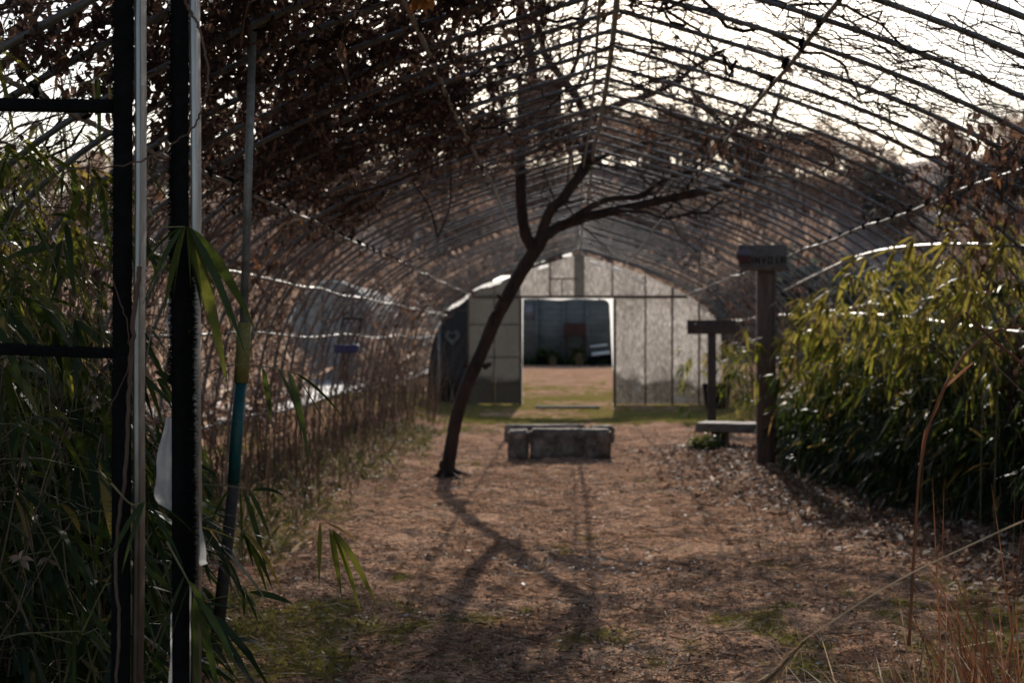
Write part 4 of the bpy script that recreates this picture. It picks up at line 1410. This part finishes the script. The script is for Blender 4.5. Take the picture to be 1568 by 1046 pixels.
side = sstep(1.9, 2.6, np.abs(bp[:, 0] - TX)) * .10 
keep = fr_ + upright + side - .05 * sstep(1.5, .5, np.abs(bp[:, 0] - TX)) - .15 * sstep(8, 12, bp[:, 1]) > .62
bp = bp[keep]
n = len(bp)
L = rng.uniform(.025, .075, n)
vl.leaves(bp, rng.normal(0, .5, (n, 3)) + (0, 0, -1), L, L * rng.uniform(.35, .7, n), rng.uniform(0, .5, n), rng.random(n), ts=(0, .4, .75, 1), ws=(.2, 1, .7, .05), roll=rng.uniform(0, 6.28, n), curl=rng.uniform(-.25, .25, n))
print('thin leaves', n)
mat_ = vl.build('vine_tangle', 'deadleaf')
tag(mat_, 'thin tangle of bare creepers and withered leaves over the rest of the tunnel', 'dead creeper', kind='stuff')
vm.build('vine_stems', 'vine', mat_)['kind'] = 'stuff'

# dry upright stalks along the left wall and the right wall far in
st, bk = MB(), MB()
for k in range(750):
    left = rng.random() < .78
    y = rng.uniform(7.0, 27.5) if left else rng.uniform(16.5, 27.5)
    x = TX + (-1 if left else 1) * (2.75 + rng.normal(0, .32))
    h = rng.uniform(.3, 1.0) if rng.random() < .7 else rng.uniform(.8, 1.9)
    z0 = float(ground_h(np.array(x), np.array(y)))
    a = rng.normal(0, .16, 2)
    st.tube([(x, y, z0 - .03), (x + a[0] * h * .5, y + a[1] * h * .5, z0 + h * .5), (x + a[0] * h * 1.3 + rng.normal(0, .05), y + a[1] * h, z0 + h)], [.005, .004, .0015], 3, rng.random(), cap=False)
tag(st.build('dry_stalks', 'drystem'), 'dry brown weed stalks standing along the tunnel side walls', 'dry weeds', kind='stuff')


# individual hanging vines
def hvine(label, pts, D, r0=.006, r1=.003, name='hanging_vine', leaf=False):
    c = spline([P(a, b, D) for a, b in pts], 7)
    c = c + rng.normal(0, .0015, c.shape)
    o = MB().tube(c, np.linspace(r0, r1, len(c)), 6).build(name, 'bark' if D > 6 else 'vine', smooth=True)
    return tag(o, label, 'vine', 'single vines hanging in view')


hvine('loop of vine hanging in a V left of the bent tree', [(622, 262), (640, 290), (658, 318), (667, 350), (670, 362), (676, 350), (688, 318), (690, 270), (684, 215)], 11.5, .009, .006)
hvine('curved thick vine swinging under the left roof above the V loop', [(668, 150), (678, 180), (700, 205), (730, 220), (760, 212), (775, 190)], 11.0, .014, .008)
hvine('long sagging vine along the left wall under the dark mat', [(440, 302), (500, 302), (560, 292), (625, 270), (690, 240)], 10.0, .011, .008)
hvine('brown vine coiling down beside the right entrance post', [(278, -10), (290, 14), (304, 40), (312, 70), (318, 100), (319, 125), (312, 160), (296, 195), (270, 215), (215, 247), (150, 256), (88, 258)], 3.08, .0034, .0016)
hvine('thin pale tendrils crossing the left post', [(150, 380), (172, 430), (190, 480), (200, 540), (190, 580), (160, 640)], 3.1, .0014, .001)
hvine('reddish vine stem climbing the lower left post', [(214, 410), (206, 480), (200, 560), (196, 640), (190, 740), (176, 860), (182, 960), (176, 1060)], 3.12, .006, .0035)
hvine('thin vine falling beside the grey leaning pole', [(381, 0), (374, 30), (370, 60), (368, 82)], 5.0, .0025, .0012)
hvine('arching tendril against the dark mat right of the leaning pole', [(400, 103), (416, 120), (425, 145), (418, 168), (408, 180)], 5.2, .0022, .0012)
hvine('crooked vine hanging over the right roof near the sunlit purlin', [(1455, 285), (1452, 305), (1440, 330), (1438, 350)], 7.5, .006, .003)
hvine('slender vine dangling from the roof at the tunnel ridge', [(1003, -5), (996, 40), (998, 70), (993, 100), (995, 145)], 9.0, .007, .004)
hvine('long bare vine curling down at the upper right', [(1250, 160), (1300, 140), (1312, 190), (1330, 215), (1340, 240)], 8.0, .004, .002)
# hanging dead leaf
dl = P(521, 62, 5.0)
e = hvine('single curled dead leaf dangling on a thread beneath the left roof', [(532, -6), (529, 30), (524, 60), (528, 72), (540, 150), (548, 178), (563, 200)], 5.0, .0010, .0008, 'hanging_leaf')
e['category'] = 'dead leaf'
q = MB()
q.leaves([dl + (0, 0, -.0), dl + (.006, .01, .0), dl + (-.004, .01, -.01), P(529, 92, 5.0)], [(.1, 0, -1), (-.35, .1, -1), (.4, 0, -1), (.05, .1, -1)], [.075, .06, .06, .05], [.035, .03, .03, .02], .05, [.86, .93, .8, .6], ts=(0, .3, .6, .85, 1), ws=(.1, .8, 1, .6, .05), roll=np.array([1.5, .9, 2.2, 1.6]), curl=np.array([.2, -.2, .25, .1]))
q.build('leaf', 'deadleaf', e)
lc = MB()
for (a, b) in ((636, 4), (648, 2), (655, 6)):
    p = P(a, b, 5.6)
    lc.leaves([p + (0, 0, .03)] * 3, rng.normal(0, .3, (3, 3)) + (0, 0, -1), [.07, .06, .05], .035, .1, 1.0, roll=rng.uniform(0, 6, 3), curl=.2)
tag(lc.build('leaf_cluster', 'deadleaf'), 'orange withered leaves hanging at the top of the picture', 'dead leaves')

# bare tree leaning into the top left corner
bt = empty('bare_tree', (-3.6, 6.4, 0), 'bare dark branches of a tree reaching in at the top left corner', 'tree')
tm = MB()
limbs = []
tm.tube(spline([(-3.6, 6.4, -.1), (-3.55, 6.4, 1.4), (-3.2, 6.3, 2.3)], 5), np.linspace(.06, .04, 11), 8)
tx0 = (-3.2, 6.3, 2.3)


def limb2(pts, r0, r1):
    c = spline([tx0] + [P(a, b, 6.2) for a, b in pts], 6)
    tm.tube(c, np.linspace(r0, r1, len(c)), 7)
    limbs.append((c, np.linspace(r0, r1, len(c))))


limb2([(-80, 160), (-10, 110), (24, 80), (40, 50), (56, 20), (72, -10)], .028, .014)
limb2([(-120, 60), (-40, 55), (0, 66), (24, 80)], .012, .007)
limb2([(-120, 20), (-30, 25), (0, 12), (14, 4), (28, -12)], .014, .01)
limb2([(56, 20), (72, 10), (86, 48), (98, 84), (104, 100)], .008, .004)
tm.build('branches', 'bark', bt, smooth=True)
tw = MB()
for c, r in limbs:
    twigs(c, r, 7, .35)
tw.build('twigs', 'bark', bt)

# ------------------------------------------------------------------ RIGHT FOREGROUND DRY GRASS
def stalk(name, label, cat, pts, D, r0, r1, mat, D1=None, var=.6):
    n = len(pts)
    D1 = D if D1 is None else D1
    c = spline([P(a, b, D + (D1 - D) * i / (n - 1)) for i, (a, b) in enumerate(pts)], 8)
    e = empty(name, c[0], label, cat)
    MB().tube(c, np.linspace(r0, r1, len(c)), 6, var).build('stem', mat, e, smooth=True)
    return e, c


e, c = stalk('dry_stalk', 'reddish-brown dry stalk arching over to the right in front of the bamboo', 'dry stalk', [(1392, 990), (1405, 760), (1412, 700), (1425, 645), (1452, 582), (1485, 535), (1520, 510), (1568, 499), (1630, 500)], 3.6, .004, .0025, 'redgrass')
q = MB()
idx = [14, 22, 30]
q.leaves(c[idx], [(.1, 0, .9), (.3, 0, .8), (.6, .1, .6)], [.10, .14, .12], .008, .1, [.5, .6, .7])
q.build('sheath', 'redgrass', e)
stalk('dry_stalk', 'stiff brown dry stem slanting down to the right edge across the bamboo', 'dry stalk', [(1478, 478), (1515, 515), (1568, 560), (1640, 625)], 3.6, .003, .005, 'redgrass', var=.25)
stalk('dry_stalk', 'thin grey-brown stem slanting at the right edge below the thicker one', 'dry stalk', [(1516, 552), (1545, 580), (1575, 610), (1640, 680)], 3.8, .002, .003, 'drystem', var=.4)
e, c = stalk('grass_stem', 'long pale grass stem slanting across the lower right with a feathery seed head', 'grass stem', [(1640, 772), (1568, 798), (1480, 838), (1400, 876), (1330, 916), (1270, 955), (1225, 985)], 3.0, .0022, .0014, 'straw', var=.93)
q = MB()
n = 420
t = rng.random(n)
b0, b1 = P(1240, 975, 3.0), P(1168, 1050, 3.0)
base = b0 + (b1 - b0) * t[:, None]
dr_ = (b1 - b0) / np.linalg.norm(b1 - b0)
q.leaves(base, dr_ + rng.normal(0, .28, (n, 3)) * (.3 + t[:, None]), rng.uniform(.02, .05, n) * (.5 + t), .0018, .1, rng.uniform(.3, .9, n), ts=(0, .5, 1), ws=(.5, 1, .2))
q.build('seed_head', 'straw', e)
e, c = stalk('grass_stem', 'short broken grass stem lying across the lower right, under the long pale stem', 'grass stem', [(1310, 925), (1360, 950), (1410, 970), (1470, 990)], 4.2, .0022, .0018, 'straw', var=.7)


def tuft(name, label, px, D, n, H, spreadx, mat, varr, cat='dry grass', lean=0.0):
    x, y = PX(px, D), D
    e = MB()
    base = np.stack([x + rng.normal(0, spreadx, n), y + rng.normal(0, .12, n), np.zeros(n) - .02], -1)
    base[:, 2] = ground_h(base[:, 0], base[:, 1]) - .01
    d = np.stack([rng.normal(lean, .28, n), rng.normal(0, .28, n), np.ones(n)], -1)
    L = H * rng.uniform(.35, 1.2, n)
    e.leaves(base, d, L, rng.uniform(.003, .009, n), rng.uniform(0, .5, n), rng.uniform(*varr, n), ts=(0, .25, .5, .75, 1), ws=(.9, 1, .8, .5, .05), roll=rng.uniform(0, 6.28, n))
    return tag(e.build(name, mat), label, cat, 'clumps of dry grass at the lower right')


tuft('dry_grass_clump', 'rust-coloured dry grass clump filling the bottom right corner', 1520, 4.2, 380, .55, .19, 'redgrass', (.2, 1), lean=-.15)
tuft('dry_grass_clump', 'rust-coloured dry blades standing tall at the right edge', 1556, 4.6, 22, 1.15, .02, 'redgrass', (.3, .9), lean=.02)
tuft('dry_grass_clump', 'pale bent dry grass left of the rust-coloured clump', 1440, 4.9, 110, .42, .22, 'straw', (.2, 1), lean=-.25)
tuft('dry_grass_clump', 'small thin dry grass clump standing beside the bamboo edge', 1500, 4.9, 60, .75, .05, 'redgrass', (.2, .8), lean=-.1)

# fallen rail along the bamboo
yy = np.linspace(8.2, 14.6, 16)
pts = np.array([P(a, b, D) for a, b, D in zip(np.linspace(1600, 1262, 16), np.interp(np.linspace(0, 1, 16), [0, .1, .35, .6, .85, 1], [512, 510, 500, 487, 480, 486]), yy)])
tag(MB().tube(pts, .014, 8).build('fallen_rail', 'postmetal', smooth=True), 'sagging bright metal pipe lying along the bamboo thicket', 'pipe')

pts = spline([P(a, b, D) for a, b, D in ((1200, 446, 14.5), (1240, 426, 13.8), (1300, 398, 12.6), (1360, 382, 11.4), (1440, 375, 10.2), (1545, 376, 9.2), (1640, 385, 8.6))], 6)
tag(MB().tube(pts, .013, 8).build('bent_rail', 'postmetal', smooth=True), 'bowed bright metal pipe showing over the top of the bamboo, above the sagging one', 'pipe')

# ------------------------------------------------------------------ GROUND COVER (stuff)
def scatter(n, x0, x1, y0, y1, pw=1.0):
    y = y0 + (y1 - y0) * rng.random(n) ** pw
    x = rng.uniform(x0, x1, n)
    return x, y


# grass blades on the mossy patches
x, y = scatter(210000, -3.0, 4.0, 4.6, 24, 1.7)
mk = moss(x, y) * (rng.random(len(x)) < .8) > .35
x, y = x[mk], y[mk]
n = len(x)
H = rng.uniform(.02, .06, n) * (1 + .9 * (x < -1.4))
g = MB()
g.leaves(np.stack([x, y, ground_h(x, y) - .004], -1), np.stack([rng.normal(0, .45, n), rng.normal(0, .45, n), np.ones(n)], -1), H, rng.uniform(.002, .005, n), rng.uniform(0, .4, n), rng.random(n), ts=(0, .5, 1), ws=(1, .75, .1), roll=rng.uniform(0, 6.28, n))
print('grass', n)
tag(g.build('grass', 'grass'), 'short yellow-green grass and moss growing in patches on the path', 'grass', kind='stuff')

# weeds along the left edge of the path
wd = MB()
x, y = scatter(1500, -2.95, -1.35, 8.0, 20, 1.0)
mk = rng.random(len(x)) < sstep(-1.5, -2.3, x)
x, y = x[mk], y[mk]
n = len(x) * 7
x, y = np.repeat(x, 7) + rng.normal(0, .04, n), np.repeat(y, 7) + rng.normal(0, .04, n)
L = rng.uniform(.07, .24, n)
wd.leaves(np.stack([x, y, ground_h(x, y) - .01], -1), np.stack([rng.normal(0, .5, n), rng.normal(0, .5, n), np.ones(n)], -1), L, L * .09, rng.uniform(.2, .8, n), np.clip(rng.normal(.55, .3, n), 0, 1), roll=rng.uniform(0, 6.28, n))
tag(wd.build('weeds', 'drygrass'), 'long grass and weeds along the left edge of the path', 'weeds', kind='stuff')

# fallen leaves
def litter(n, x, y, lo, hi, vp, tilt=.35):
    q = MB()
    L = rng.uniform(lo, hi, n)
    d = np.stack([rng.normal(0, 1, n), rng.normal(0, 1, n), rng.normal(0, tilt, n)], -1)
    q.leaves(np.stack([x, y, ground_h(x, y) + rng.uniform(.004, .022, n)], -1), d, L, L * rng.uniform(.25, .6, n), rng.uniform(-.1, .2, n), rng.random(n) ** vp, ts=(0, .35, .7, 1), ws=(.2, 1, .8, .1), roll=rng.normal(0, .5, n), curl=rng.uniform(-.2, .3, n))
    return q


x, y = scatter(80000, -2.6, 3.3, 4.6, 21, 1.5)
mk = fbm(x * 1.4, y * .9, 3, 0) + .1 * rng.normal(size=len(x)) > .47
x, y = x[mk], y[mk]
tag(litter(len(x), x, y, .008, .032, 1.5).build('fallen_leaves', 'litter'), 'small dry leaf fragments scattered over the bare path', 'leaf litter', kind='stuff')
n = 14000
y = rng.uniform(5.0, 17, n)
x = np.interp(y, [5, 8.6, 10, 12, 14.5, 17.5], [3.1, 2.95, 2.6, 2.3, 2.05, 2.1]) + np.abs(rng.normal(0, .5, n)) * rng.choice([-1, 1], n, p=[.72, .28])
tag(litter(n, x, y, .03, .09, 1.15, .45).build('fallen_leaves', 'litter'), 'thick drift of pale fallen bamboo leaves along the foot of the thicket', 'leaf litter', kind='stuff')
# straw
sw = MB()
for k in range(13000):
    y = 4.6 + 13 * rng.random() ** 1.9
    x = rng.uniform(-2.2, 3.0)
    L = rng.uniform(.03, .16)
    a = rng.uniform(0, 2 * PI)
    b_ = a + rng.normal(0, .5)
    z = float(ground_h(np.array(x), np.array(y))) + .014
    p0 = np.array([x, y, z])
    p1 = p0 + np.array([math.cos(a), math.sin(a), rng.uniform(0, .3)]) * L * .5
    p2 = p1 + np.array([math.cos(b_), math.sin(b_), rng.uniform(-.3, .3)]) * L * .5
    sw.tube([p0, p1, p2], rng.uniform(.001, .0028), 3, rng.random() ** .8, cap=False)
tag(sw.build('straw', 'straw'), 'dry straw and broken stems strewn over the path', 'straw', kind='stuff')
# pale wood chips glinting where the sun falls
x, y = scatter(700, -1.6, 2.6, 5.2, 17, 1.3)
clx = rng.integers(0, 26, len(x))
cx_, cy_ = rng.uniform(-1.2, 2.2, 26), rng.uniform(6, 13, 26)
m2 = rng.random(len(x)) < .6
x = np.where(m2, cx_[clx] + rng.normal(0, .12, len(x)), x)
y = np.where(m2, cy_[clx] + rng.normal(0, .16, len(x)), y)
x = np.concatenate([x[::2], rng.normal(.02, .3, 110), rng.normal(.5, .22, 40)])
y = np.concatenate([y[::2], rng.normal(8.25, .35, 110), rng.normal(8.3, .25, 40)])
q = litter(len(x), x, y, .012, .042, .5, .12)
tag(q.build('wood_chips', 'chips'), 'pale chips of wood lying in the sun on the path', 'wood chips', kind='stuff')
